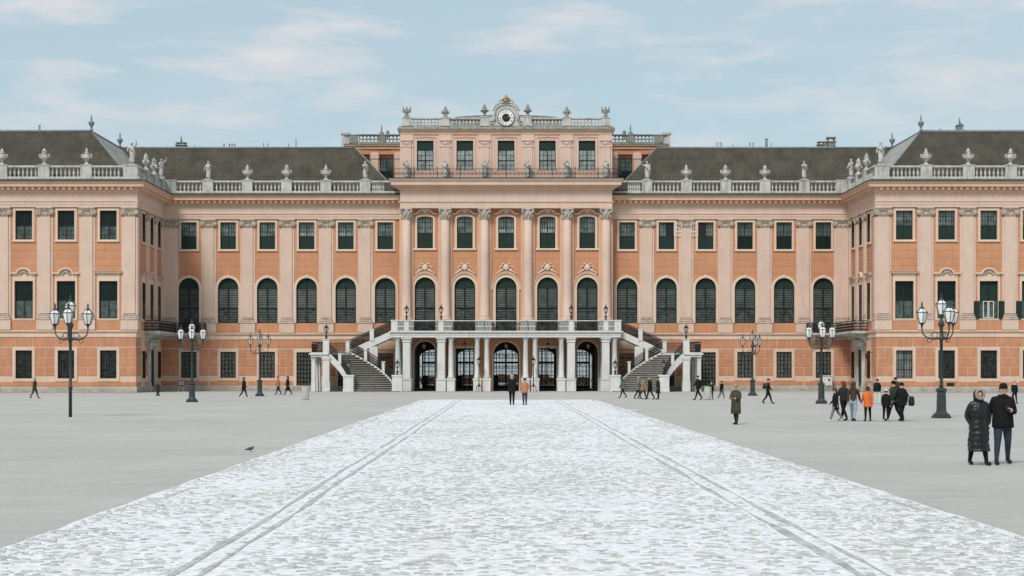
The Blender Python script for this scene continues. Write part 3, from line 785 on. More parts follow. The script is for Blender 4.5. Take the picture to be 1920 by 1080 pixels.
MU = [13.1, 17.37, 21.62, 25.88, 30.12, 34.38]
MP = [15.25, 19.5, 23.75, 28.0, 32.25]
WU = [39.95, 44.19, 48.43, 52.67, 56.91]
WP = [42.07, 46.31, 50.55, 54.79, 59.03]
for s in (-1, 1):
    # main range
    ub = ['blind']*6 if s < 0 else ['blind','blind','blind','cross','cross','cross']
    gk = [None, None, 'door', 'scroll', 'scroll', 'scroll']
    bays = [(s*u, gk[i], 'archd' if i == 5 else 'arch', ub[i], 1.0) for i, u in enumerate(MU)]
    pils = [(s*p, 1.15) for p in MP] + [(s*36.46, 1.45)]
    bays.sort()
    x0, x1 = sorted((s*XC, s*XW))
    F = Fac(0, YM, 0)
    facade(F, x0, x1, bays, pils, None, 'main')
    for cx, g, f, u, hs in bays:
        if g in ('scroll',): window(F, K_GR[g], cx, 1.42)
        window(F, K_ARCHD if f == 'archd' else K_ARCH, cx, 7.35)
        window(F, K_UP[u], cx, 15.36, () if (s < 0 and abs(cx) in (MU[1], MU[2])) else ('curtain',))
    for p, w in pils: pilaster(F, p, w)
    # rustication between openings
    edges = [(abs(MU[2]), 1.1), (MU[3], 1.13), (MU[4], 1.13), (MU[5], 1.13)]
    cuts = [(21.62+1.42, 25.88-1.15), (25.88+1.15, 30.12-1.15), (30.12+1.15, 34.38-1.15), (34.38+1.15, 37.16), (12.0, 21.62-1.42)]
    for a, b in cuts: rustic(F, *sorted((s*a, s*b)))
    for a, b in ((23.04, 27.96), (28.04, 32.2), (32.28, 37.16)): block(F, *sorted((s*a, s*b)), 0.58, 1.06 if False else 1.10)
    for c in MU[3:]:
        block(F, *sorted((s*(c-0.83), s*(c+0.83))), 4.62, 5.52)
    for a, b in ((26.71, 29.29), (30.95, 33.55), (35.21, 37.16), (20.2, 25.05), (13.9, 16.5), (17.0, 20.1)): block(F, *sorted((s*a, s*b)), 4.62, 5.52)
    # wing front
    fk = ['flat','shell','shell','flat','shell']
    um = 'plain' if s < 0 else 'blind'
    bays = sorted([(s*u, 'bars', fk[i], um, 1.0) for i, u in enumerate(WU)])
    pils = [(s*p, 1.15) for p in WP] + [(s*37.82, 1.2)]
    F = Fac(0, YW, 0)
    x0, x1 = sorted((s*XW, s*XE))
    facade(F, x0, x1, bays, pils, None, 'wing')
    for cx, g, f, u, hs in bays:
        pal = s > 0 and abs(abs(cx)-WU[0]) < 0.1
        window(F, K_GR['pale' if pal else 'bars'], cx, 1.42)
        k = K_F[f]
        if s > 0 and abs(cx) > 48: k = K_F['shut']
        w_ = window(F, k, cx, 7.44)
        if k is K_F['shut']:
            for q in (-1, 1):
                sm = MB(); a, b = sorted((q*0.95, q*1.62)); sm.cbox(a, b, -0.17, -0.12, -0.05, 1.75, 0.015)
                for zz in range(12): sm.box(a+0.07, b-0.07, -0.185, -0.165, 0.08+zz*0.135, 0.14+zz*0.135)
                put('shutter', sm.mesh('shutter', M_SHU), w_)
                sm = MB(); a, b = sorted((q*0.02, q*0.46)); band(sm, 0.2, 0.06, 1.64, 0, 0.05, GY-0.16, GY-0.08)
                put('casement', sm.mesh('casement', M_WHT), w_, (q*0.28, 0, 0.06))
        window(F, K_UP[u], cx, 15.36, ('curtain',))
    for p, w in pils: pilaster(F, p, w)
    cs = sorted(WU)
    prev = XW
    for i, c in enumerate(cs):
        rustic(F, *sorted((s*(prev), s*(c-1.15)))); prev = c + 1.15
    rustic(F, *sorted((s*prev, s*XE)))
    ed = [XW] + [(a+b)/2 for a, b in zip(cs, cs[1:])] + [XE]
    for a, b in zip(ed, ed[1:]): block(F, *sorted((s*a, s*b)), 0.58, 1.10)
    pts = [XW]
    for c in cs: pts += [c-0.83, c+0.83]
    pts.append(XE)
    for a, b in zip(pts, pts[1:]): block(F, *sorted((s*a, s*b)), 4.62, 5.52)
    # wing inner side
    F = Fac(-XW, YW, R(90)) if s < 0 else Fac(XW, YM, R(-90))
    loc = [3.3, 7.15, 10.9] if s < 0 else [13.2-10.9, 13.2-7.15, 13.2-3.3]
    fk = ['flat','shell','flat']
    bays = [(c, None if i == 1 else 'bars', fk[i], 'plain', 0.82) for i, c in enumerate(loc)]
    pl = [(0.55, 0.8), (5.2, 0.8), (9.0, 0.8), (12.75, 0.8)]
    if s > 0: pl = [(13.2-a, w) for a, w in pl]
    facade(F, 0, 13.2, bays, pl, None, 'side')
    for cx, g, f, u, hs in bays:
        if g: r_ = window(F, K_SG, cx, 1.42); r_.scale.x = 0.82
        r_ = window(F, K_SF[f], cx, 7.44); r_.scale.x = 0.82
        r_ = window(F, K_SU, cx, 15.36); r_.scale.x = 0.82
    for p, w in pl: pilaster(F, p, w)
    d0 = 7.15 if s < 0 else 13.2-7.15
    for a, b in ((0.02, loc[0]-0.97), (loc[0]+0.97, d0-1.75), (d0+1.75, loc[2]-0.97), (loc[2]+0.97, 13.18)):
        rustic(F, a, b); block(F, a, b, 4.62, 5.52); block(F, a, b, 0.58, 1.10)
    # side portal: two columns, lintel, door
    mb = MB()
    for q in (-1, 1):
        mb.cbox(d0+q*1.25-0.28, d0+q*1.25+0.28, -0.30, 0.0, 0.0, 0.9, 0.03)
        mb.cbox(d0+q*1.25-0.22, d0+q*1.25+0.22, -0.25, 0.0, 0.9, 4.35, 0.03)
        mb.cbox(d0+q*1.25-0.30, d0+q*1.25+0.30, -0.33, 0.0, 4.35, 4.7, 0.05)
    mb.cbox(d0-1.75, d0+1.75, -0.40, 0.0, 4.7, 5.2, 0.06); mb.cbox(d0-1.95, d0+1.95, -0.55, 0.0, 5.2, 5.45, 0.08)
    F.put('side_portal', mb.mesh('side_portal', M_ST))
    mb = MB(); mb.box(d0-1.0, d0+1.0, -0.06, -0.01, 0.0, 4.4)
    for q in range(4): mb.cbox(d0-0.9 + (q%2)*0.95, d0-0.05+(q%2)*0.95, -0.1, -0.05, 0.2+(q//2)*2.1, 2.1+(q//2)*2.1, 0.03)
    F.put('door', mb.mesh('door', M_GRN))

# string courses, entablature, cornice, swept round the wings
PATHS = {-1: [(-XE, YW), (-XW, YW), (-XW, YM), (-XC, YM)], 1: [(XC, YM), (XW, YM), (XW, YW), (XE, YW)]}
for s in (-1, 1):
    pth = PATHS[s]
    P(MB().sweep(pth, [(0,0),(0.14,0),(0.14,0.50),(0.08,0.56),(0,0.58)]), 'plinth', M_PLI)
    P(MB().sweep(pth, [(0,5.56),(0.10,5.58),(0.10,5.74),(0.05,5.78),(0.05,6.02),(0.13,6.08),(0.22,6.13),(0.22,6.24),(0,6.29)]), 'string_course', M_CRG)
    P(MB().sweep(pth, [(0,18.6),(0.20,18.6),(0.20,18.84),(0.235,18.86),(0.235,19.10),(0.31,19.16),(0.31,19.25),(0.19,19.29),(0.19,20.0)]), 'architrave', M_LT)
    P(MB().sweep(pth, [(0.19,20.0),(0.30,20.06),(0.30,20.16),(0.40,20.22),(0.40,20.56),(0.86,20.58)]), 'cornice_bed', M_PE)
    P(MB().sweep(pth, [(0.86,20.58),(1.0,20.60),(1.0,20.86),(1.08,20.92),(1.16,21.04),(1.22,21.08)]), 'corona', M_PE)
    P(MB().sweep(pth, [(1.22,21.08),(1.27,21.12),(1.25,21.2),(0.62,21.38),(-0.9,21.4)]), 'lead_flashing', M_LEAD)
    P(MB().sweep(pth, [(0.50,21.30),(0.50,21.56),(0.44,21.62),(-0.1,21.62)]), 'balustrade_plinth', M_ST)
    rail = P(MB().sweep(pth, [(0.0,22.52),(0.42,22.52),(0.48,22.58),(0.48,22.68),(0.42,22.74),(0.0,22.74)]), 'balustrade_rail', M_ST)
    rail.location = (0, -PY, 0)
    grp = put('balustrade', MB().sweep(pth, [(0.1,21.615),(0.15,21.615),(0.15,21.63),(0.1,21.63)]).mesh('balustrade', M_ST), palace, (0, 0, 0))
    grp.data = grp.data.copy()
    for v in grp.data.vertices: v.co.y -= PY
    # dentils
    mb = MB()
    for (a, b) in zip(pth, pth[1:]):
        a = Vector(a); b = Vector(b); d = (b-a); L = d.length; d.normalize(); nrm = Vector((d.y, -d.x))
        n = int(L/0.60)
        for i in range(n):
            p = a + d*((i+0.5)*L/n)
            q = [p+d*0.13+nrm*0.38, p-d*0.13+nrm*0.38, p-d*0.13+nrm*0.80, p+d*0.13+nrm*0.80]
            mb.slab([(v.x, v.y) for v in q], 20.32, 20.575)
    P(mb, 'modillions', M_CR)['kind'] = 'stuff'
    # pedestals and balusters
    yb = YM - 0.24
    us = [12.55] + MP + [36.6]
    for u in MP: pedestal(s*u, yb, 1.15, 0.62)
    pedestal(s*36.35, yb, 1.3, 0.62)
    for a, b in zip(us, us[1:]):
        balusters((s*(a+0.62), yb), (s*(b-0.72), yb), grp, 7)
    yb = YW - 0.24
    pedestal(s*37.62, YW+0.1, 1.45, 1.3)
    for u in WP: pedestal(s*u, yb, 1.15, 0.62)
    us = [38.0] + WP
    for a, b in zip(us, us[1:]): balusters((s*(a+0.65), yb), (s*(b-0.62), yb), grp, 7)
    xb = -s*0.24 + s*XW
    for yv in (169.6, 173.5, 177.2): pedestal(xb, yv, 0.62, 0.95, 0)
    for a, b in ((166.9,169.1),(170.1,173.0),(174.0,176.7),(177.7,178.7)): balusters((xb, a), (xb, b), grp)

# ---- centre block
CU = [-8.73, -4.45, 0, 4.45, 8.73]
CP = [-10.72, -6.55, -2.33, 2.33, 6.55, 10.72]
lo = MB(); up = MB()
xs = [-XC] + [(a+b)/2 for a, b in zip(CU, CU[1:])] + [XC]
for i, c in enumerate(CU):
    ops = [(1.38, 0.0, 5.3, 1.38)] if i == 2 else ([(1.15, 0.0, 5.35, 1.15)] if i in (0, 4) else [(0.98, 0.0, 4.6, 0)])
    wall_col(lo, xs[i], xs[i+1], 0, 6.3, c, ops, 0.8)
    wall_col(up, xs[i], xs[i+1], 6.3, 19.62, c, [(1.12, 6.45, 12.25, 1.12), (0.85, 15.36, 18.8, 0.22)])
F_CEN.gw = F_CEN.put('ground_floor_wall', lo.mesh('ground_floor_wall', [M_OR, M_CR]))
F_CEN.uw = F_CEN.put('upper_wall', up.mesh('upper_wall', [M_OR, M_CR]))
mb = MB()
for s in (-1, 1): mb.box(*sorted((s*XC, s*(XC-0.3))), YC+0.02, YM+0.3, 0, 19.6)
P(mb, 'return_wall', M_LT)
K_CU = upper_kind('blind', 0.85, 3.44, 0.22)
K_CA = arch_kind(down=0.9, center=True)
for i, c in enumerate(CU):
    w_ = window(F_CEN, K_CA, c, 7.35)
    mb = MB(); band(mb, 1.12, -0.9, 4.9, 1.12, 0.28, -0.09, 0.05, False); band(mb, 1.12, -0.9, 4.9, 1.12, 0.1, -0.13, -0.08, False)
    put('surround', mb.mesh('surround', M_CR), w_)
    # eared hood with cartouche
    mb = MB(); a0 = arc(1.62, 3.55, 2.02, 16); a1 = arc(1.42, 3.55, 1.72, 16); n = len(a0)
    vs = [(x,-0.22,z) for x,z in a0]+[(x,-0.16,z) for x,z in a1]+[(x,0.0,z) for x,z in a0]+[(x,0.0,z) for x,z in a1]; fs = []
    for k in range(n-1): fs += [(k,k+1,n+k+1,n+k),(k,2*n+k,2*n+k+1,k+1),(n+k,n+k+1,3*n+k+1,3*n+k)]
    mb.add(vs, fs)
    mb.ball((0,-0.18,5.95), 0.30, 0.14, 0.36, 9, 6, 1)
    for sx in (-1,1):
        mb.ring((sx*0.46,-0.14,5.92), 0.2, 0.07, (1,0,0), (0,0,1), 9, 5, 1)
        mb.tube([(sx*0.3,-0.14,5.7),(sx*0.7,-0.2,5.55),(sx*1.0,-0.16,5.25),(sx*1.1,-0.14,5.35)], [0.08,0.1,0.07,0.04], 6, 1)
        mb.tube([(sx*0.1,-0.14,6.2),(sx*0.32,-0.18,6.38),(sx*0.52,-0.14,6.25)], [0.07,0.09,0.04], 6, 1)
    put('cartouche', mb.mesh('cartouche', [M_PE, M_CR]), w_)
    w_ = window(F_CEN, K_CU, c, 15.36, ('curtain',) if c not in (0, 4.45) else ())
    mb = MB(); band(mb, 0.85, 0, 3.44, 0.22, 0.24, -0.08, 0.05, False); mb.cbox(-1.25, 1.25, -0.2, 0.05, -0.22, 0.0, 0.05)
    a0 = [(-1.35,3.75),(-1.0,3.8)] + arc(0.85, 3.86, 0.36, 10) + [(1.0,3.8),(1.35,3.75)]
    a1 = [(-1.35,3.62),(-0.95,3.66)] + arc(0.76, 3.72, 0.34, 10) + [(0.95,3.66),(1.35,3.62)]
    n = len(a0)
    vs = [(x,-0.25,z) for x,z in a0]+[(x,-0.18,z) for x,z in a1]+[(x,0.0,z) for x,z in a0]+[(x,0.0,z) for x,z in a1]; fs = []
    for k in range(n-1): fs += [(k,k+1,n+k+1,n+k),(k,2*n+k,2*n+k+1,k+1),(n+k,n+k+1,3*n+k+1,3*n+k)]
    mb.add(vs, fs); mb.ball((0,-0.12,3.92), 0.3, 0.1, 0.13, 8, 5)
    put('surround', mb.mesh('surround', M_CR), w_)
    s0 = max([p+0.75 for p in CP if p < c]); s1 = min([p-0.75 for p in CP if p > c])
    courses(F_CEN, s0, s1, [(1.75, 6.2, 13.9), (1.36, 15.05, 19.7)], c)
# giant columns
COL = MB().lathe([(0.66,0),(0.66,0.16),(0.62,0.2),(0.65,0.3),(0.56,0.36),(0.55,0.42),(0.59,0.48),(0.51,0.56),(0.505,3.5),(0.49,7),(0.44,10.8)], 20).mesh('column', M_LT)
COLP = MB().cbox(-0.82, 0.82, -1.1, 0.0, 6.40, 7.42, 0.03).cbox(-0.9, 0.9, -1.18, 0.0, 7.42, 7.62, 0.05).mesh('pedestal', M_STW)
def corinth():
    mb = MB()
    mb.lathe([(0.46,0),(0.50,0.05),(0.44,0.1),(0.44,0.5),(0.52,0.95),(0.6,1.08)], 16)
    for tier, (z0, hh, n, off) in enumerate(((0.08,0.42,10,0),(0.36,0.42,10,0.31))):
        for i in range(n):
            a = 2*PI*i/n + off; d = Vector((math.cos(a), math.sin(a), 0))
            mb.tube([d*0.43+Vector((0,0,z0)), d*0.49+Vector((0,0,z0+hh*0.6)), d*0.60+Vector((0,0,z0+hh)), d*0.64+Vector((0,0,z0+hh*0.82))], [0.09,0.105,0.085,0.03], 5)
    for i in range(4):
        a = PI/4 + PI/2*i; d = Vector((math.cos(a), math.sin(a), 0)); t = Vector((-d.y, d.x, 0))
        for r_, w_ in ((0.19, 0.05),(0.1, 0.075)):
            c = d*0.70+Vector((0,0,0.93)); mb.ring(c, r_, w_, d, (0,0,1), 10, 5)
        mb.tube([d*0.48+Vector((0,0,0.55)), d*0.58+Vector((0,0,0.85)), d*0.78+Vector((0,0,1.07))], 0.06, 5)
    pts = []
    for i in range(4):
        a = PI/4+PI/2*i
        pts += [(0.92*math.cos(a-0.1), 0.92*math.sin(a-0.1)), (0.92*math.cos(a+0.1), 0.92*math.sin(a+0.1)), (0.56*math.cos(a+PI/4), 0.56*math.sin(a+PI/4))]
    mb.slab(pts, 1.10, 1.26)
    return mb.mesh('capital', M_CAC)
COR = corinth()
for p in CP:
    mb = MB(); mb.box(p-0.75, p+0.75, YC-0.16, YC, 6.3, 19.6); mb.box(p-0.62, p+0.62, YC-0.2, YC-0.15, 7.6, 18.3)
    P(mb, 'backing_pilaster', M_PE)
    r = F_CEN.put('column', COL, p, -0.42, 7.6)
    put('capital', COR, r, (0,0,10.78)); F_CEN.put('column_pedestal', COLP, p, 0.0, 0)
cp = [(-XC, YM+0.2), (-XC, YC-0.75), (XC, YC-0.75), (XC, YM+0.2)]
mb = MB(); mb.box(-XC+0.01, XC-0.01, YC-0.74, YC+0.5, 19.62, 22.6); P(mb, 'entablature_core', M_LT)
P(MB().sweep(cp, [(0,19.62),(0.08,19.62),(0.08,20.16),(0.13,20.2),(0.2,20.3),(0.2,20.38),(0.06,20.42),(0.06,21.48)]), 'architrave', M_LT)
P(MB().sweep(cp, [(0.06,21.48),(0.2,21.55),(0.24,21.7),(0.34,21.75),(0.62,21.86),(0.66,21.98)]), 'cornice_bed', M_PE)
P(MB().sweep(cp, [(0.66,21.98),(0.98,22.02),(0.98,22.34),(1.06,22.4),(1.18,22.56),(1.22,22.66)]), 'corona', M_LT)
P(MB().sweep(cp, [(1.22,22.66),(1.26,22.68),(1.24,22.74),(-1.0,22.78)]), 'lead_flashing', M_LEAD)

def scroll_panel(mb, a, b, h, base=0.06, slope=0.0, top=0.035, cw=0.34, posts=True, lmi=0, dens=2):
    """wrought iron panel from a to b (3-D points on the floor line), height h"""
    a = Vector(a); b = Vector(b); d = b-a; L = math.hypot(d.x, d.y); u = d/L; up_ = Vector((0,0,1))
    mb.tube([a+up_*h, b+up_*h], top, 5, lmi); mb.tube([a+up_*base, b+up_*base], 0.022, 4)
    mb.tube([a+up_*(h-0.14), b+up_*(h-0.14)], 0.014, 4)
    n = max(1, int(round(L/cw))); w = L/n; hh = h-0.14-base
    un = u.normalized()
    for i in range(n):
        c = a + u*(w*(i+0.5)) + up_*(base + hh/2)
        r = min(w*0.40, hh*0.26)
        for k in range(dens):
            z = (k+0.5)/dens*hh - hh/2
            mb.ring(c + up_*z, min(r, hh/dens*0.46), 0.024, un, up_, 8, 3)
            mb.ring(c + up_*z + un*(w*0.08*(1 if k % 2 else -1)), min(r, hh/dens*0.46)*0.5, 0.022, un, up_, 6, 3)
        mb.tube([a+u*(w*i)+up_*base, a+u*(w*i)+up_*(h-0.14)], 0.013, 4)
# attic storey
FA = F_ATT
w = MB(); xs = [-XC] + [(a+b)/2 for a, b in zip(CU, CU[1:])] + [XC]
for i, c in enumerate(CU): wall_col(w, xs[i], xs[i+1], 22.7, 28.12, c, [(0.9, 23.8, 27.02, 0)], 0.4)
FA.put('attic_wall', w.mesh('attic_wall', [M_PK, M_CR]))
mb = MB(); mb.box(-XC+0.01, XC-0.01, 178.9, 190.0, 22.0, 28.4)
for s in (-1, 1): mb.box(*sorted((s*XC, s*(XC-0.2))), 178.41, 190.0, 22.0, 28.12)
P(mb, 'attic_side_wall', M_PK)
hw, h = 0.9, 3.22
K_AT = [('window', frame_mesh(hw, h, 0, [(-0.05,0.05,0.06,h*0.69),(-hw,hw,h*0.69-0.04,h*0.69+0.04),(-hw,hw,h*0.34-0.05,h*0.34+0.05)]))]
for sx in (-1,1):
    a, b = sorted((sx*0.05, sx*(hw-0.06)))
    K_AT.append(('pane', pane_mesh(a, b, 0.06, h*0.34, M_CUR))); K_AT.append(('pane', pane_mesh(a, b, h*0.34, h*0.69, M_CUR)))
    K_AT.append(('muntins', muntin_mesh(a, b, 0.06, h*0.34, 2, 2, 0.014))); K_AT.append(('muntins', muntin_mesh(a, b, h*0.34, h*0.69, 2, 2, 0.014)))
K_AT.append(('roller_blind', panel_mesh('roller_blind', -hw+0.05, hw-0.05, h*0.69, h-0.05, M_BLD)))
mb = MB()
for sx in (-1,1): mb.cbox(*sorted((sx*0.9, sx*1.12)), -0.06, 0.05, 0, h+0.1, 0.01)
for q in range(9):
    x = -1.0+q*0.25; mb.tube([(x-0.12,-0.05,h+0.42-0.02*abs(q-4)),(x,-0.07,h+0.32-0.0*q+(0.10 if q==4 else 0)),(x+0.12,-0.05,h+0.42-0.02*abs(q-4))], 0.035, 4)
K_AT.append(('surround', mb.mesh('surround', M_LT)))
for c in CU: window(FA, K_AT, c, 23.8)
for p in CP:
    mb = MB(); mb.box(p-0.72, p+0.72, 178.32, 178.4, 22.8, 27.7); mb.cbox(p-0.5, p+0.5, 178.22, 178.32, 22.8, 26.3, 0.02)
    mb.cbox(p-0.6, p+0.6, 178.16, 178.32, 26.3, 26.42, 0.03); mb.cbox(p-0.5, p+0.5, 178.2, 178.32, 26.42, 26.95, 0.02); mb.cbox(p-0.62, p+0.62, 178.1, 178.32, 26.95, 27.1, 0.04)
    mb.ball((p, 178.18, 26.7), 0.2, 0.08, 0.14, 8, 5)
    for sx in (-1,1): mb.ring((p+sx*0.32, 178.17, 26.72), 0.1, 0.04, (1,0,0), (0,0,1), 8, 4)
    P(mb, 'attic_pilaster', M_LT)
ap = [(-XC, 186.0), (-XC, 178.4), (XC, 178.4), (XC, 186.0)]
P(MB().sweep(ap, [(0,27.68),(0.12,27.7),(0.12,27.85),(0.2,27.95),(0.32,28.06),(0.32,28.14)]), 'attic_cornice', M_PE)
P(MB().sweep(ap, [(0.32,28.14),(0.42,28.16),(0.42,28.3),(0.3,28.46),(0.24,28.56),(-1.2,28.58)]), 'attic_ledge', M_SCD)
# pierced attic balustrade
def pierced(x0, x1, y, z0, z1, m=M_ST):
    mb = MB(); h = z1-z0; r = h*0.27; n = max(2, int((x1-x0)/(r*1.9)))
    w = (x1-x0)/n
    for i in range(n):
        mb.ring((x0+w*(i+0.5), y, z0+h*0.27), r, 0.062, (1,0,0), (0,0,1), 10, 4)
        mb.ring((x0+w*(i+0.5), y, z0+h*0.73), r, 0.062, (1,0,0), (0,0,1), 10, 4)
        if i: mb.ball((x0+w*i, y, z0+h*0.5), 0.09, 0.07, 0.12, 6, 4)
    return P(mb, 'pierced_panel', m)
yb = 178.35
for a, b in zip(CP, CP[1:]):
    if a > -2.4 and b < 2.4: continue
    pierced(a+0.42, b-0.42, yb, 28.62, 29.34)
for p in CP: pedestal(p, yb, 0.85 if abs(p) < 10 else 0.95, 0.5, 0, 28.56, 29.62 if abs(p) < 3 else 29.5, M_ST)
mb = MB(); mb.box(-XC+0.1, -1.9, yb-0.17, yb+0.17, 29.34, 29.48); mb.box(1.9, XC-0.1, yb-0.17, yb+0.17, 29.34, 29.48)
for s in (-1, 1): mb.box(*sorted((s*(XC-0.45), s*(XC-0.1))), yb, 186, 29.34, 29.48); mb.box(*sorted((s*(XC-0.4), s*(XC-0.2))), yb, 186, 28.5, 28.7)
P(mb, 'attic_rail', M_ST)
for s in (-1, 1):
    for q in range(9): pedestal(s*(XC-0.3), 179.3+q*0.8, 0.16, 0.14, 0, 28.56, 29.36)
# raised roof behind the attic balustrade
mb = MB(); poly = [(-6.1,28.5),(6.1,28.5),(6.1,29.9)] + [(6.1*math.cos(PI*k/12), 29.95+0.42*math.sin(PI*k/12)) for k in range(13)] + [(-6.1,29.9)]
mb.prism(poly, 182.0, 190.0); P(mb, 'lantern_roof', M_RIDGE)
mb = MB(); mb.box(-6.25, 6.25, 181.85, 182.0, 29.72, 29.93); P(mb, 'roof_edge', M_LEAD)
# clock gable
mb = MB(); poly = [(-1.95,28.58),(1.95,28.58),(1.95,29.45),(1.5,29.6),(1.2,29.8),(1.1,30.2)] + [(1.12*math.cos(PI*k/14), 30.1+0.75*math.sin(PI*k/14)) for k in range(0,15)] + [(-1.1,30.2),(-1.2,29.8),(-1.5,29.6),(-1.95,29.45)]
mb.prism(poly, 178.12, 178.75); P(mb, 'clock_gable', M_ST)
mb = MB(); a0 = [(-1.5,30.22)] + [(-1.32*math.cos(PI*k/16), 30.28+0.86*math.sin(PI*k/16)) for k in range(17)] + [(1.5,30.22)]
mb.tube([(x,178.1,z) for x,z in a0], 0.11, 6); mb.tube([(x*0.86,178.05,29.42+(z-29.42)*0.86) for x,z in a0[1:-1]], 0.06, 5)
for s in (-1,1): mb.tube([(s*1.2,178.0,30.1),(s*1.35,177.95,29.7),(s*1.2,178.0,29.3),(s*1.5,178.0,29.0)], [0.09,0.13,0.12,0.08], 6); mb.ring((s*1.55,178.05,28.95), 0.2, 0.08, (1,0,0), (0,0,1), 10, 5)
P(mb, 'gable_moulding', M_SCU)
clock = put('clock', MB().lathe([(0.88,0),(0.95,-0.05),(0.95,-0.1),(0.84,-0.12)], 32).mesh('clock', M_SCD), palace, (0, 178.12-PY, 29.42)); clock.rotation_euler = (R(-90), 0, 0)
# (lathe axis points to -y after the turn)
def disc(name, r, m, y, r_in=0):
    mb = MB(); n = 40
    mb.prism([(r*math.cos(2*PI*i/n), r*math.sin(2*PI*i/n)) for i in range(n)], y, y+0.03)
    return put(name, mb.mesh(name, m), palace, (0, 178.12-PY, 29.42))
for nm, r, m, y in (('clock_dial', 0.82, M_WHT, -0.17), ('clock_centre', 0.45, M_BLK, -0.20)):
    o = disc(nm, r, m, y)
def text_mesh(body, size):
    cu = bpy.data.curves.new('numeral', 'FONT'); cu.body = body; cu.size = size; cu.align_x = 'CENTER'; cu.align_y = 'CENTER'; cu.extrude = 0.008
    o = bpy.data.objects.new('numeral', cu); C.objects.link(o)
    dg = bpy.context.evaluated_depsgraph_get(); me = bpy.data.meshes.new_from_object(o.evaluated_get(dg)); bpy.data.objects.remove(o); return me
for i, t in enumerate(('XII','I','II','III','IIII','V','VI','VII','VIII','IX','X','XI')):
    me = text_mesh(t, 0.27); me.materials.clear(); me.materials.append(M_BLK)
    a = 2*PI*i/12
    o = put('numeral', me, palace, (0.64*math.sin(a), 178.12-PY-0.18, 29.42+0.64*math.cos(a)))
    o.rotation_euler = Matrix.Rotation(a, 4, 'Y').to_3x3().to_euler() if False else (Matrix.Rotation(a, 3, 'Y') @ Matrix.Rotation(R(90), 3, 'X')).to_euler()
for nm, ln, tail, w_, ang in (('minute_hand', 0.62, 0.26, 0.035, 62), ('hour_hand', 0.34, 0.3, 0.05, 64)):
    mb = MB(); mb.prism([(-w_,-tail),(w_,-tail),(w_*1.3,ln*0.7),(0,ln),(-w_*1.3,ln*0.7)], -0.235, -0.215)
    o = put(nm, mb.mesh(nm, M_GOLD if nm == 'hour_hand' else M_WHT), palace, (0, 178.12-PY, 29.42)); o.rotation_euler = (0, R(ang), 0)
# gilded crown on the clock gable
mb = MB()
mb.lathe([(0.2,0),(0.26,0.06),(0.5,0.2),(0.52,0.3),(0.34,0.38),(0.3,0.5),(0.36,0.58),(0.2,0.68),(0.1,0.74),(0.13,0.82),(0.08,0.9),(0.02,0.98)], 14, (0,178.35,31.0))
for s in (-1,1): mb.tube([(s*0.2,178.3,31.05),(s*0.55,178.25,31.08),(s*0.72,178.25,31.26),(s*0.55,178.25,31.36)], [0.1,0.12,0.08,0.03], 6)
for k in range(8):
    a = 2*PI*k/8; mb.ball((0.45*math.cos(a),178.35+0.45*math.sin(a),31.42), 0.07, 0.07, 0.1, 6, 4)
P(mb, 'gilded_crown', M_GOLD)

# side upper blocks behind the roof hips
for s in (-1, 1):
    w = MB(); c1, c2 = s*13.5, s*16.2
    b = sorted([(c1,), (c2,)])
    xs = sorted([s*11.3, s*14.85, s*18.0])
    for i in range(2): wall_col(w, xs[i], xs[i+1], 21.5, 27.72, b[i][0], [(0.8, 23.4, 26.67, 0)], 0.4)
    F_SIDE.put('rear_block_wall', w.mesh('rear_block_wall', [M_OR, M_CR]))
    K = upper_kind('cross', 0.8, 2.85)
    for c in (c1, c2): window(F_SIDE, K, c, 23.4, ('surround',))
    mb = MB()
    for p in (12.15, 14.85, 17.6):
        mb.box(s*p-0.4, s*p+0.4, 186.88, 187.0, 21.5, 26.9); mb.cbox(s*p-0.48, s*p+0.48, 186.8, 187, 26.12, 26.72, 0.04)
    P(mb, 'rear_block_pilaster', M_LT)
    mb = MB(); mb.box(*sorted((s*11.3, s*18.0)), 187.41, 194, 21.5, 27.3); P(mb, 'rear_block_core', M_OR)
    rp = [(s*11.2, 187.0), (s*14, 186.9), (s*16.5, 187.0), (s*18.3, 187.3)]
    if s < 0: rp = rp[::-1]
    P(MB().sweep(rp, [(0,27.22),(0.1,27.27),(0.1,27.47),(0.3,27.62),(0.3,27.72)]), 'rear_cornice', M_PE)
    P(MB().sweep(rp, [(0.3,27.72),(0.36,27.74),(0.36,27.88),(-0.4,27.94)]), 'rear_ledge', M_SCD)
    pr = MB(); 
    a, b_ = sorted((s*11.5, s*13.6)); pierced(a, b_, 186.95, 27.97, 28.77, M_SCD)
    a, b_ = sorted((s*14.5, s*16.6)); pierced(a, b_, 186.95, 27.97, 28.77, M_SCD)
    pedestal(s*14.05, 186.95, 0.8, 0.4, 0, 27.92, 28.87, M_SCD); pedestal(s*17.2, 187.0, 0.9, 0.4, 0, 27.92, 28.87, M_SCD)
    P(MB().sweep(rp, [(-0.15,28.76),(0.15,28.76),(0.2,28.82),(0.2,28.92),(-0.15,28.94)]), 'rear_rail', M_SCD)
    mb = MB(); mb.box(s*18.2-0.42, s*18.2+0.42, 187.2, 188.0, 26.42, 28.75); mb.box(s*18.2-0.52, s*18.2+0.52, 187.1, 188.1, 29.17, 28.95)
    P(mb, 'chimney', M_ST)
    for u, z, sc in ((14.3, 28.82, 1.0), (13.6, 28.82, 0.55)):
        P(MB().lathe([(0.1,0),(0.12,0.2),(0.3,0.5),(0.32,0.65),(0.12,0.85),(0.07,1.1),(0.09,1.2),(0.02,1.75)], 10, (s*u, 190, z)) if sc == 1 else MB().lathe([(0.08,0),(0.08,0.5),(0.2,0.7),(0.2,0.9),(0.05,1.0)], 8, (s*u, 190, z)), 'roof_finial', M_RIDGE)

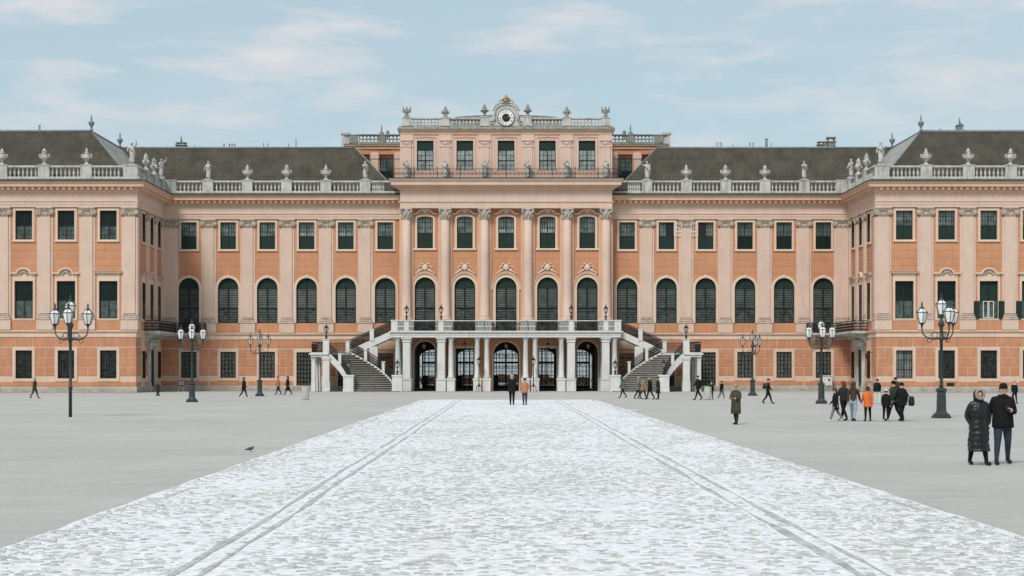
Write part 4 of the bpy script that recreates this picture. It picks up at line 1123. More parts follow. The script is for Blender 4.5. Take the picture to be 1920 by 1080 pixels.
# ---- roofs: stepped tile courses between planes
EZ, RZ = 21.42, 27.1
def courses_roof(mb, e0, e1, r0, r1, n=26, lip=0.02, slices=1):
    e0, e1, r0, r1 = map(Vector, (e0, e1, r0, r1))
    nrm = (e1-e0).cross(r0-e0)
    if nrm.z < 0: nrm = -nrm
    nrm.normalize()
    for k in range(n):
        a0 = e0.lerp(r0, k/n); a1 = e1.lerp(r1, k/n); b0 = e0.lerp(r0, (k+1)/n); b1 = e1.lerp(r1, (k+1)/n)
        m = max(1, slices); j0 = [random.uniform(-0.006, 0.006) for _ in range(m+1)]
        for i in range(m):
            p0 = a0.lerp(a1, i/m); p1 = a0.lerp(a1, (i+1)/m); q0 = b0.lerp(b1, i/m); q1 = b0.lerp(b1, (i+1)/m)
            l0, l1 = lip + j0[i], lip + j0[i+1]
            mb.add([p0, p1, p0+nrm*l0, p1+nrm*l1, q0, q1], [(0,1,3,2),(2,3,5,4)])
for s in (-1, 1):
    mb = MB()
    courses_roof(mb, (s*11.56,179.66,EZ), (s*37.95,179.66,EZ), (s*16.9,185,RZ), (s*43.2,185,RZ), 27, slices=24)   # main front
    courses_roof(mb, (s*11.56,179.66,EZ), (s*11.56,190,EZ), (s*16.9,185,RZ), (s*16.9,186,RZ), 27)               # hip
    mb.add([(s*16.9,185,RZ),(s*43.2,185,RZ),(s*43.2,192,20),(s*11.56,192,20)], [(0,1,2,3)])
    courses_roof(mb, (s*37.86,166.86,EZ), (s*64,166.86,EZ), (s*43.2,172.2,RZ), (s*64,172.2,RZ), 27, slices=16)    # wing front
    fr = MB(); courses_roof(fr, (s*37.86,166.86,EZ), (s*37.86,179.66,EZ), (s*43.2,172.2,RZ), (s*43.2,185,RZ), 27, slices=8); P(fr, 'pale_slope', M_PALE)
    mb.add([(s*43.2,172.2,RZ),(s*64,172.2,RZ),(s*64,185,RZ),(s*43.2,185,RZ)], [(0,1,2,3)])
    P(mb, 'roof', M_ROOF)
    mb = MB()
    mb.tube([(s*16.9,185,RZ+0.03),(s*43.2,185,RZ+0.03)], 0.13, 6); mb.tube([(s*43.2,172.2,RZ+0.03),(s*64,172.2,RZ+0.03)], 0.15, 6)
    mb.tube([(s*43.2,172.2,RZ+0.03),(s*43.2,185,RZ+0.03)], 0.12, 6); mb.tube([(s*43.2,172.2,RZ+0.03),(s*37.86,166.86,EZ+0.05)], 0.09, 5)
    mb.tube([(s*16.9,185,RZ+0.03),(s*11.56,179.66,EZ+0.05)], 0.09, 5); mb.tube([(s*43.2,185,RZ+0.02),(s*37.86,179.66,EZ+0.02)], 0.07, 5)
    P(mb, 'ridge_capping', M_RIDGE)
    for (x, y) in ((43.2, 172.2), (43.2, 185.0)):
        P(MB().lathe([(0.16,0),(0.16,0.25),(0.1,0.3),(0.14,0.5),(0.3,0.8),(0.34,0.95),(0.14,1.1),(0.08,1.3),(0.1,1.4),(0.02,1.8)], 12, (s*x, y, RZ)), 'roof_finial', M_RIDGE)
    # wing body so the far end is closed
    mb = MB(); mb.box(*sorted((s*(XE-0.3), s*XE)), YW+0.01, 190, 0, 21); P(mb, 'end_wall', M_OR)
def chimney(px, w, h, y=186.0, cap=True, spike=False):
    x = gx(px, y); mb = MB()
    if w > 0.5:
        mb.box(x-w/2, x+w/2, y-0.4, y+0.4, 26, RZ+h*0.55); mb.box(x-w/2-0.1, x+w/2+0.1, y-0.5, y+0.5, RZ+h*0.55, RZ+h*0.65)
        for q in (-1,1): mb.box(x+q*w*0.38-0.08, x+q*w*0.38+0.08, y-0.35, y+0.35, RZ+h*0.65, RZ+h*0.9)
        mb.box(x-w/2-0.06, x+w/2+0.06, y-0.45, y+0.45, RZ+h*0.9, RZ+h)
        if spike: mb.tube([(x,y,RZ+h),(x,y,RZ+h+0.7)], [0.12,0.07], 6)
        P(mb, 'chimney', M_SCD)
    else:
        mb.tube([(x,y,26.5),(x,y,RZ+h)], w/2, 6); mb.tube([(x,y,RZ+h-0.05),(x,y,RZ+h+0.03)], w*0.62, 6); P(mb, 'vent_pipe', M_RIDGE)
chimney(340, 1.1, 0.75, spike=True); chimney(1540, 0.8, 0.85); chimney(1558, 0.9, 1.35); 
for px, w, h in ((420,0.16,0.6),(430,0.16,0.6),(435,0.16,0.6),(440,0.16,0.6),(494,0.1,0.65),(502,0.1,0.65),(541,0.1,0.6),(555,0.12,1.1),(1343,0.1,0.75),(1347,0.1,0.75),(1352,0.14,0.75),(1374,0.08,0.55),(1406,0.14,0.7),(1412,0.14,0.7),(1437,0.30,1.15),(1446,0.08,0.7),(365,0.06,0.5)):
    chimney(px, w, h)
for px, h in ((74, 0.75), (1762, 0.35)):
    x = gx(px, 172.6); mb = MB(); mb.tube([(x,172.6,26.5),(x,172.6,RZ+h)], 0.11, 6); P(mb, 'vent_pipe', M_RIDGE)
x = gx(1799, 172.6); mb = MB(); mb.box(x-0.32,x+0.32,172.3,172.9,26.4,RZ+0.65); mb.prism([(x-0.42,RZ+0.65),(x+0.42,RZ+0.65),(x,RZ+0.95)],172.2,173.0); mb.tube([(x,172.6,RZ+0.9),(x,172.6,RZ+1.5)], 0.07, 6); P(mb, 'chimney', M_SCD)

# ---- iron railing of the attic terrace
mb = MB(); yr = YC-0.75-1.0
xs = np.linspace(-12.25, 12.25, 11)
for a, b in zip(xs, xs[1:]): scroll_panel(mb, (a,yr,22.76), (b,yr,22.76), 1.0, cw=0.42, top=0.022, dens=1)
for x in xs: mb.tube([(x,yr,22.7),(x,yr,23.95)], 0.04, 5)
for s in (-1,1): scroll_panel(mb, (s*12.25,yr,22.76), (s*12.25,YM,22.76), 1.0, cw=0.42, top=0.022, dens=1)
P(mb, 'terrace_railing', M_IRN)

# ---- entrance hall behind the arches, open to the garden
mb = MB()
mb.box(-XC, -XC+0.3, YC+0.9, 205, 0, 6.2); mb.box(XC-0.3, XC, YC+0.9, 205, 0, 6.2); mb.box(-XC, XC, YC+0.5, 205, 6.2, 6.5)
for c in CP[1:5]: mb.box(c-0.35, c+0.35, 190, 190.7, 0, 6.2)
P(mb, 'hall', M_HALL)
w = MB(); xs = [-XC] + [(a+b)/2 for a, b in zip(CU, CU[1:])] + [XC]
for i, c in enumerate(CU): wall_col(w, xs[i], xs[i+1], 0, 6.2, c, [(1.55 if abs(c) < 6 else 1.9, 0.0, 4.8, 0.9)], 0.5, 204.0)
P(w, 'garden_wall', [M_HALL, M_HALL])
for c in CU:      # glazed garden doors: a grid of glazing bars, one leaf closed with dark boards
    mb = MB()
    for i in range(9): x = c-1.55+3.1*i/8; mb.box(x-(0.09 if i in (0,4,8) else 0.03), x+(0.09 if i in (0,4,8) else 0.03), 204.15, 204.25, 0, 4.8)
    for j in range(10): z = 4.8*j/9; mb.box(c-1.55, c+1.55, 204.16, 204.24, z-(0.12 if j in (0,6) else 0.03), z+(0.12 if j in (0,6) else 0.03))
    P(mb, 'garden_door', M_GRN)
    mb = MB(); mb.box(c-1.5, c-0.9, 204.26, 204.30, 0, 1.6); mb.box(c-1.5, c+1.5, 204.26, 204.30, 0, 0.4); P(mb, 'door_board', M_GRN)
# ---- gates in the arches
def gate_mesh(hw, h, rise, scroll=True):
    mb = MB(); y = 0.5
    band(mb, hw-0.06, 0.02, h-0.06, rise-0.06 if rise else 0, 0.06, y-0.05, y+0.05, False)
    zs = h-rise; n = int(2*hw/0.13)
    for i in range(1, n):
        x = -hw+2*hw*i/n
        zt = zs + (rise*math.sqrt(max(0, 1-(x/hw)**2)) if rise else 0)
        mb.tube([(x,y,0.05),(x,y,zt-0.03)], 0.022 if i != n//2 else 0.06, 4)
    for z in (0.12, 1.0, 1.25, zs*0.62, zs-0.35, zs-0.02): mb.box(-hw, hw, y-0.02, y+0.02, z-0.025, z+0.025)
    for i in range(6):
        x = -hw+2*hw*(i+0.5)/6
        for z in (1.12, 0.55, zs*0.62+0.22, zs-0.18): mb.ring((x,y,z), 0.13, 0.03, (1,0,0), (0,0,1), 8, 3)
    if rise:
        for k in range(7):
            a = PI*(k+0.5)/7; mb.ring((-hw*0.62*math.cos(a), y, zs+rise*0.62*math.sin(a)), 0.2, 0.024, (1,0,0), (0,0,1), 8, 3)
    return mb.mesh('gate', M_IRN)
G1, G2, G3 = gate_mesh(1.15, 5.35, 1.15), gate_mesh(1.38, 5.3, 1.38), gate_mesh(0.98, 4.6, 0)
for i, c in enumerate(CU):
    g = F_CEN.put('gate', (G2 if i == 2 else G1 if i in (0,4) else G3), c)
    mb = MB()
    if i in (1, 3): band(mb, 0.98, 0, 4.6, 0, 0.28, -0.08, 0.02, False)
    else:
        hw = 1.38 if i == 2 else 1.15; band(mb, hw, 0, 5.35 if i != 2 else 5.3, hw, 0.16, -0.05, 0.02, False)
    put('surround', mb.mesh('surround', M_CR), g)
# doors under the stairs and beside them
def door_leaf(F, cx, hw, h, frame=True):
    mb = MB(); mb.box(-hw, hw, 0.32, 0.36, 0, h)
    d = F.put('door', mb.mesh('door', M_GLS), cx)
    put('grille', scroll_grille(hw, h, M_IRL, 6, 9), d)
    if frame:
        mb = MB(); band(mb, hw, 0, h, 0, 0.28, -0.08, 0.05, False); put('surround', mb.mesh('surround', M_CR), d)
for s in (-1, 1):
    door_leaf(F_MAIN, s*21.62, 1.1, 4.2)
    for u in (13.1, 17.37):
        mb = MB(); mb.box(-0.85, 0.85, -0.03, -0.005, 0, 4.1); d = F_MAIN.put('door', mb.mesh('door', M_GLS), s*u)
        put('grille', scroll_grille(0.85, 4.1, M_IRL, 4, 8), d, (0, -0.18, 0))
        mb = MB(); band(mb, 0.85, 0, 4.1, 0, 0.25, -0.09, 0.0, False); put('surround', mb.mesh('surround', M_CR), d)

# ---- portico
PYF = 174.0
mb = MB(); mb.box(-11.95, 11.95, PYF+0.05, YC-0.02, 5.72, 6.28); P(mb, 'portico_beam', M_STW)
pp = [(-12.0, YC), (-12.0, PYF), (12.0, PYF), (12.0, YC)]
P(MB().sweep(pp, [(0,5.70),(0.06,5.70),(0.06,5.9),(0.1,5.92),(0.1,6.1),(0.22,6.16),(0.3,6.26),(0.3,6.32),(0.24,6.38),(-0.6,6.40)]), 'portico_cornice', M_STW)
mb = MB(); mb.box(-11.9, 11.9, PYF+0.1, YC-0.05, 6.28, 6.40); P(mb, 'portico_floor', M_STEP)
TC = MB().lathe([(0.36,0),(0.36,0.12),(0.32,0.18),(0.34,0.26),(0.27,0.34),(0.27,1.8),(0.235,3.9),(0.27,3.95),(0.25,4.02),(0.33,4.12),(0.33,4.3)], 16).mesh('portico_column', M_STW)
TCB = MB().cbox(-0.42,0.42,-0.42,0.42,0,1.15,0.03).cbox(-0.47,0.47,-0.47,0.47,1.15,1.38,0.03).mesh('base', M_STW)
PR = MB().cbox(-0.5,0.5,-0.5,0.5,0,1.2,0.04).cbox(-0.56,0.56,-0.56,0.56,1.2,1.34,0.03).cbox(-0.40,0.40,-0.4,0.4,1.34,5.2,0.04).cbox(-0.47,0.47,-0.47,0.47,5.2,5.34,0.03).cbox(-0.44,0.44,-0.44,0.44,5.34,5.5,0.03).cbox(-0.54,0.54,-0.54,0.54,5.5,5.7,0.04).mesh('portico_pier', M_STW)
for s in (-1, 1):
    for u in (2.05, 3.05, 5.83, 11.45):
        for y in (PYF+0.45, PYF+2.4):
            if y > PYF+1 and u in (3.05,): continue
            c = put('portico_column', TC, palace, (s*u, y-PY, 1.4)); put('base', TCB, c, (0,0,-1.4))
    for u in (6.85, 10.5): put('portico_pier', PR, palace, (s*u, PYF+0.5-PY, 0)); put('portico_pier', PR, palace, (s*u, PYF+3.0-PY, 0))
# parapet of the portico terrace
mb = MB()
posts = [-11.75, -10.5, -6.85, 6.85, 10.5, 11.75]
for x in posts:
    w_ = 0.26 if abs(x) < 11 else 0.36
    m2 = MB(); m2.cbox(x-w_, x+w_, PYF-0.02, PYF+0.5, 6.40, 7.42, 0.02); m2.cbox(x-w_-0.06, x+w_+0.06, PYF-0.08, PYF+0.56, 7.42, 7.54, 0.03); P(m2, 'parapet_post', M_STW)
segs = [(-11.4,-10.76),(-10.24,-7.11),(-6.59,-2.3),(-2.3,2.3),(2.3,6.59),(7.11,10.24),(10.76,11.4)]
for a, b in segs: scroll_panel(mb, (a,PYF+0.24,6.40), (b,PYF+0.24,6.40), 1.05, cw=0.36, lmi=1, top=0.05)
for x in (-2.3, 2.3, -4.45, 4.45): mb.tube([(x,PYF+0.24,6.4),(x,PYF+0.24,7.45)], 0.035, 5)
P(mb, 'parapet_railing', [M_IRN, M_STW])
m2 = MB()
for s in (-1,1): scroll_panel(m2, (s*11.75,PYF+0.5,6.4), (s*11.75,PYF+1.2,6.4), 1.05)
P(m2, 'parapet_railing', M_IRN)

# ---- corner balconies
for s in (-1, 1):
    B0, B1 = 169.6, 177.75      # along wing side, then round on to the main front
    # path right-hand = outward from wall
    mb = MB()
    po = [(s*XW, B0), (s*(XW-1.7), B0), (s*(XW-1.7), YM-1.25), (s*32.4, YM-1.25), (s*32.4, YM), (s*XW, YM)]
    mb.slab(po, 6.05, 6.26); mb.slab([(s*XW, B0+0.2), (s*(XW-1.5), B0+0.2), (s*(XW-1.5), YM-1.05), (s*32.6, YM-1.05), (s*32.6, YM), (s*XW, YM)], 5.88, 6.05)
    bal = P(mb, 'balcony', M_ST)
    for yv in (170.6, 171.9, 174.4, 175.7):
        mb = MB(); mb.add([(s*XW,yv-0.22,5.0),(s*XW,yv+0.22,5.0),(s*(XW-0.35),yv-0.22,5.45),(s*(XW-0.35),yv+0.22,5.45),(s*(XW-1.4),yv-0.22,5.88),(s*(XW-1.4),yv+0.22,5.88),(s*XW,yv-0.22,5.88),(s*XW,yv+0.22,5.88)],
               [(0,1,3,2),(2,3,5,4),(4,5,7,6),(0,2,4,6),(1,7,5,3)]); P(mb, 'balcony_bracket', M_ST)
    for xv in (33.2, 35.0):
        mb = MB(); mb.add([(s*xv-0.2,YM,5.0),(s*xv+0.2,YM,5.0),(s*xv-0.2,YM-1.0,5.88),(s*xv+0.2,YM-1.0,5.88),(s*xv-0.2,YM,5.88),(s*xv+0.2,YM,5.88)], [(0,1,3,2),(2,3,5,4),(0,2,4),(1,5,3)]); P(mb, 'balcony_bracket', M_ST)
    mb = MB(); rp = [(s*(XW-0.1), B0+0.1), (s*(XW-1.6), B0+0.1), (s*(XW-1.6), YM-1.15), (s*32.5, YM-1.15), (s*32.5, YM-0.1)]
    for a, b in zip(rp, rp[1:]): scroll_panel(mb, (*a, 6.26), (*b, 6.26), 1.05, cw=0.2, top=0.05, dens=3); mb.tube([(*b, 6.26),(*b, 7.4)], 0.05, 5)
    P(mb, 'balcony_railing', M_IRN)
    # wall lantern on the wing corner
    x = s*XW; y = 167.6; mb = MB()
    mb.tube([(x,y,3.9),(x-s*0.5,y,4.2),(x-s*0.7,y,4.0),(x-s*0.6,y,3.85)], 0.03, 5); mb.lathe([(0.06,0),(0.12,0.05),(0.17,0.4),(0.2,0.42),(0.06,0.6),(0.02,0.7)], 6, (x-s*0.65,y,3.4))
    P(mb, 'wall_lantern', M_LMP)
# open casements in two top windows of the right range, vent grille, basement details
for cx, q in ((17.37, 1), (21.62, -1)):
    mb = MB(); 
    for z0 in (0,): band(mb, 0.37, 0.05, 1.35, 0, 0.045, -0.02, 0.02)
    for i in range(1, 3): x = -0.37+0.74*i/3; mb.box(x-0.018, x+0.018, -0.015, 0.015, 0.05, 1.35)
    for j in range(1, 3): z = 0.05+1.3*j/3; mb.box(-0.37, 0.37, -0.015, 0.015, z-0.018, z+0.018)
    o = put('open_casement', mb.mesh('open_casement', M_WHT), palace, (cx+q*1.22, YM-PY-0.16, 15.36+1.42), R(-18*q))
    mb = MB(); mb.box(*sorted((0.06*q, 0.78*q)), -0.02, 0.02, 1.45, 2.85); put('open_sash_gap', mb.mesh('open_sash_gap', M_BLK), palace, (cx, YM-PY+GY-0.03, 15.36))
mb = MB(); x = gx(1782, YW); mb.box(x-0.38, x+0.38, YW-0.07, YW, 0.66, 0.98)
for i in range(4): mb.box(x-0.36, x+0.36, YW-0.09, YW-0.06, 0.69+i*0.07, 0.72+i*0.07)
P(mb, 'vent_grille', M_IRN)
# ------------------------------------------------------------------ grand staircases
def bez(p, q, r, t): return (p[0]*(1-t)**2+2*q[0]*t*(1-t)+r[0]*t*t, p[1]*(1-t)**2+2*q[1]*t*(1-t)+r[1]*t*t)
def staircase(s):
    st = thing('grand_staircase', 'curved stone staircase with iron railings rising to the terrace, %s of the entrance arches' % ('left' if s < 0 else 'right'), 'staircase', (s*16, 174, 0), 0, 'staircases up to the terrace')
    OX, OY = s*16, 174.0
    def B(mb, name, m, kind=None):
        o = mb.build(name, m, st, (-OX, -OY, 0)); return o
    I = lambda t: bez((16.1,170.6),(16.2,172.0),(18.75,172.3),t)
    O = lambda t: bez((11.25,170.9),(12.3,174.7),(16.8,174.9),t)
    N, ZL = 18, 4.1; rh = ZL/N
    w = lambda p: (s*p[0], p[1])
    for k in range(N):
        t0, t1 = k/N, (k+1)/N + 0.018; e = 0.10 if k == 0 else 0
        a, b, c, d = I(t0), O(t0), O(min(1.02,t1)), I(min(1.02,t1))
        z = (k+1)*rh
        mb = MB(); mb.slab([w(a), w(b), w(c), w(d)], max(0, z-0.5) if k > 1 else 0.0, z-0.05)
        n0 = I(t0-0.012) if k else (a[0]+0.1, a[1]-0.06); n1 = O(t0-0.012) if k else (b[0]-0.1, b[1]-0.06)
        mb.slab([w(n0), w(n1), w(c), w(d)], z-0.05, z, 1)
        B(mb, 'step', [M_STEPD, M_PLI])
    mb = MB(); mb.slab([w((16.6,170.15)), w((10.9,170.15)), w((10.9,171.2)), w((16.6,171.2))], 0, 0.10); B(mb, 'step', [M_STEP])
    # landing
    mb = MB(); mb.slab([w((20.35,172.0)), w((18.6,172.0)), w((16.5,174.6)), w((16.5,177.6)), w((20.35,177.6))], 3.62, 4.1)
    mb.slab([w((20.5,171.85)), w((18.5,171.85)), w((18.5,172.5)), w((20.5,172.5))], 3.86, 4.02)
    B(mb, 'landing', M_STW)
    for (u, y, ww, h) in ((18.75,172.3,0.36,3.62),(20.15,174.6,0.30,3.62),(20.15,177.2,0.28,3.62),(20.1,172.4,0.2,3.62),(17.0,176.8,0.3,3.6)):
        mb = MB(); x = s*u
        mb.cbox(x-ww*1.15, x+ww*1.15, y-ww*1.15, y+ww*1.15, 0, 1.05, 0.04); mb.cbox(x-ww, x+ww, y-ww, y+ww, 1.05, h-0.35, 0.03)
        mb.cbox(x-ww*1.12, x+ww*1.12, y-ww*1.12, y+ww*1.12, h-0.35, h-0.2, 0.03); mb.cbox(x-ww*1.25, x+ww*1.25, y-ww*1.25, y+ww*1.25, h-0.2, h, 0.03)
        B(mb, 'pier', M_STW)
    # lower flight stringers
    for f, th, y in ((I, 0.13, 0), (O, 0.13, 0)):
        mb = MB(); n = 20; A = []
        for k in range(n+1):
            t = k/n; p = Vector(f(t)); q = Vector(f(min(1, t+0.02))) - Vector(f(max(0, t-0.02))); q.normalize(); nn = Vector((q.y, -q.x))
            z = t*ZL + 0.12; a, b = p+nn*th, p-nn*th
            lo = max(0.0, z-0.75)
            A.append([(s*a.x,a.y,lo),(s*b.x,b.y,lo),(s*b.x,b.y,z+0.1),(s*a.x,a.y,z+0.1)])
        mb.loft(A, sm=False); B(mb, 'stringer', M_STW)
    mb = MB()   # arch leg under the front stringer
    for t0, t1, zz in ((0.16, 0.36, 0),):
        a, b = I(t0), I(t1); mb.slab([w((a[0]-0.15,a[1])), w((b[0]+0.12,b[1])), w((b[0]+0.12,b[1]+0.45)), w((a[0]-0.15,a[1]+0.45))], 0, 0.75)
        c = I(0.30); mb.slab([w((c[0]-0.3,c[1])), w((c[0]+0.3,c[1]-0.05)), w((c[0]+0.3,c[1]+0.5)), w((c[0]-0.3,c[1]+0.5))], 0, 1.15)
    n = 8; arcp = []
    for k in range(n+1):
        u = 16.75 + (18.4-16.75)*k/n; z0 = 0.9 + 2.35*math.sin(PI/2*k/n); t = (u-16.1)/2.65
        arcp.append((s*u, z0))
    B(mb, 'arch_leg', M_STW)
    # pedestals at the foot
    for (u, y, ww) in ((16.25,170.55,0.52),(11.25,170.85,0.52)):
        mb = MB(); x = s*u; mb.cbox(x-ww*1.08, x+ww*1.08, y-ww*1.08, y+ww*1.08, 0, 0.3, 0.03); mb.cbox(x-ww, x+ww, y-ww, y+ww, 0.3, 1.55, 0.02); mb.cbox(x-ww*1.1, x+ww*1.1, y-ww*1.1, y+ww*1.1, 1.55, 1.76, 0.04)
        B(mb, 'foot_pedestal', M_STW)
    # railing posts and iron panels
    def post(u, y, z, h=1.1, ww=0.16):
        mb = MB(); x = s*u; mb.cbox(x-ww, x+ww, y-ww, y+ww, z-0.1, z+h, 0.02); mb.cbox(x-ww-0.05, x+ww+0.05, y-ww-0.05, y+ww+0.05, z+h, z+h+0.1, 0.03); B(mb, 'rail_post', M_STW)
    def pan(a, b, h=1.0, cw=0.21):
        mb = MB(); scroll_panel(mb, (s*a[0],a[1],a[2]), (s*b[0],b[1],b[2]), h, cw=cw, top=0.055, dens=3); B(mb, 'iron_railing', M_IRN)
    def on(f, t): p = f(t); return (p[0], p[1], t*ZL+0.22)
    for f, ts in ((I, (0.10,0.36,0.66,0.96)), (O, (0.10,0.27,0.45,0.60,0.76,0.98))):
        for a, b in zip(ts, ts[1:]): pan(on(f,a), on(f,b), 0.98)
        for t in ts[1:-1]:
            if f is I and t < 0.5: continue
            if f is O and t in (0.27, 0.60): continue
            p = on(f, t); post(p[0], p[1], p[2], 1.0)
    post(18.75, 172.3, 4.1, 1.25, 0.33); post(16.75, 174.8, 4.1, 1.15, 0.2)
    pan((20.25,172.15,4.1), (19.1,172.2,4.1), 1.05); pan((20.25,172.15,4.1), (20.25,177.4,4.1), 1.05, 0.35); pan((20.25,177.4,4.1), (17.2,177.4,4.1), 1.05, 0.35)
    # upper flight along the front
    N2 = 13; u0, u1 = 16.7, 11.95; dz = (6.4-4.1)/N2; du = (u0-u1)/N2
    for k in range(N2):
        mb = MB(); a, b = sorted((s*(u0-k*du), s*(u0-(k+1)*du-0.03))); mb.box(a, b, 175.1, 177.5, 4.1+k*dz-0.25, 4.1+(k+1)*dz)
        B(mb, 'step', [M_STEP])
    for y in (174.85, 177.5):
        mb = MB(); p = [(s*u0, 3.62), (s*u1, 5.75), (s*u1, 6.5), (s*u0, 4.35)]
        mb.prism(p, y, y+0.26); B(mb, 'stringer', M_STW)
    mb = MB(); mb.slab([(s*u0,175.1),(s*u1,175.1),(s*u1,177.5),(s*u0,177.5)], 0, 0)  # soffit
    mb = MB(); mb.add([(s*u0,175.1,3.7),(s*u1,175.1,5.82),(s*u1,177.5,5.82),(s*u0,177.5,3.7)], [(0,1,2,3)]); B(mb, 'soffit', M_STW)
    mb = MB(); xx = s*14.05; mb.cbox(xx-0.45, xx+0.45, 174.86, 175.4, 0, 4.75, 0.04); B(mb, 'pier', M_STW)
    pan((16.55,174.98,4.42), (14.45,174.98,5.36), 1.0); pan((13.95,174.98,5.58), (12.15,174.98,6.40), 1.0)
    post(14.2, 174.98, 5.45, 1.05, 0.22)
    pan((16.55,177.55,4.42), (12.15,177.55,6.40), 1.0)
    return st
for s in (-1, 1): staircase(s)

# ------------------------------------------------------------------ lanterns
def lantern_meshes(sc=1.0, glass=M_FRO, bar=1.0, fm=None):
    n = 6; f = MB(); g = MB()
    def hexp(r, z): return [Vector((r*math.cos(2*PI*i/n+PI/6), r*math.sin(2*PI*i/n+PI/6), z))*sc for i in range(n)]
    lo_, hi = hexp(0.13, 0.12), hexp(0.235, 0.56)
    for i in range(n): f.tube([lo_[i], hi[i]], 0.013*sc*bar, 4)
    for L in (lo_, hi): f.tube(L, 0.016*sc*bar, 4, closed=True)
    f.lathe([(0.05*sc,0),(0.05*sc,0.05*sc),(0.13*sc,0.11*sc),(0.13*sc,0.13*sc)], 6, rot=PI/6, sm=False)
    f.lathe([(0.10*sc,0.70*sc),(0.11*sc,0.74*sc),(0.05*sc,0.78*sc),(0.03*sc,0.85*sc),(0.045*sc,0.89*sc),(0.008*sc,1.0*sc)], 8)
    top = hexp(0.10, 0.70)
    for i in range(n): f.tube([hi[i], top[i]], 0.013*sc*bar, 4)
    A, Bq, D = hexp(0.122, 0.125), hexp(0.225, 0.56), hexp(0.095, 0.70)
    g.loft([A, Bq, D], 0, True, False)
    if fm: f.loft([hexp(0.25,0.55), hexp(0.10,0.72)], 0, True, False)
    return f.mesh('lantern', fm or M_LMP), g.mesh('lantern_glass', glass)
LN_F = lantern_meshes(1.14, M_FRO); LN_C = lantern_meshes(1.14, M_CLR); LN_S = lantern_meshes(1.05, M_CLR, 2.0, M_IRN); LN_K = lantern_meshes(0.95, M_CLR, 2.0, M_IRN)
def lantern(par, loc, L):
    a = put('lantern', L[0], par, loc); put('lantern_glass', L[1], a)
def candelabra(px, py, label, glass, base=True, rz=0.0, H=5.7):
    x, y = gpt(px, py); t = thing('street_lamp', label, 'street lamp', (x, y, 0), rz, 'lanterns along the forecourt')
    mb = MB()
    if base:
        b = MB(); b.cbox(-0.37,0.37,-0.37,0.37,0,0.10,0.03); b.lathe([(0.40,0.08),(0.40,0.16),(0.29,0.24),(0.225,0.34),(0.205,1.15),(0.19,1.2),(0.26,1.26),(0.26,1.34),(0.15,1.42)], 8, sm=False, rot=PI/8); b.build('base', M_LMP, t)
        mb.lathe([(0.10,1.35),(0.082,1.6),(0.072,3.6),(0.14,3.64),(0.14,3.70),(0.09,3.75),(0.08,4.2),(0.14,4.28),(0.16,4.36),(0.09,4.5),(0.05,4.66)], 10)
    else:
        mb.lathe([(0.085,0),(0.08,1.3),(0.105,1.33),(0.105,1.42),(0.075,1.46),(0.07,3.6),(0.14,3.64),(0.14,3.70),(0.09,3.75),(0.08,4.2),(0.14,4.28),(0.16,4.36),(0.09,4.5),(0.05,4.66)], 10)
    mb.build('pole', M_LMP, t)
    for k in range(3):
        a = R(38 + 120*k); d = Vector((math.cos(a), math.sin(a), 0)); Z = Vector((0,0,1))
        m = MB(); pts = [d*0.08+Z*3.72, d*0.35+Z*3.66, d*0.65+Z*3.74, d*0.84+Z*3.92, d*0.88+Z*4.14, d*0.88+Z*4.3]
        m.tube(pts, [0.04,0.04,0.035,0.032,0.03,0.05], 6)
        for r_, cc in ((0.13, 0.3), (0.10, 0.55)): m.ring(d*cc + Z*(3.86 if cc < 0.5 else 3.60), r_, 0.016, d, Z, 10, 4)
        m.tube([d*0.08+Z*3.95, d*0.3+Z*4.02, d*0.5+Z*3.82], 0.016, 4)
        m.build('arm', M_LMP, t); p = d*0.88+Z*4.28
        lantern(t, p, glass)
    lantern(t, (0,0,4.66), glass)
    return t
candelabra(1765, 784, 'green iron lamp post with four white lanterns and pedestal, beside the couple', LN_F, rz=R(0))
candelabra(1540, 757, 'four-lantern lamp post before the right corner balcony, beside the long-haired walkers', LN_F, rz=R(-13))
candelabra(1411, 742, 'clear-glass lamp post near the wall between two right ground-floor windows', LN_C, rz=R(0))
candelabra(132, 782, 'slender lamp post without pedestal before the left wing, four white lanterns', LN_F, base=False, rz=R(0), H=5.9)
candelabra(360, 754, 'four-lantern lamp post with pedestal before the left corner balcony', LN_F, rz=R(2))
candelabra(487, 743, 'clear-glass lamp post near the wall left of the left staircase', LN_C, rz=R(4))
def small_lamp(x, y, z, label, sc=0.9):
    t = thing('pedestal_lamp', label, 'lamp', (x, y, z), 0, 'iron lamps on the stair and terrace pedestals')
    MB().lathe([(0.16,0),(0.16,0.05),(0.06,0.12),(0.12,0.28),(0.14,0.36),(0.05,0.46),(0.05,0.62),(0.08,0.66)], 10).build('stem', M_IRN, t)
    a = put('lantern', LN_S[0], t, (0,0,0.64)); put('lantern_glass', LN_S[1], a)
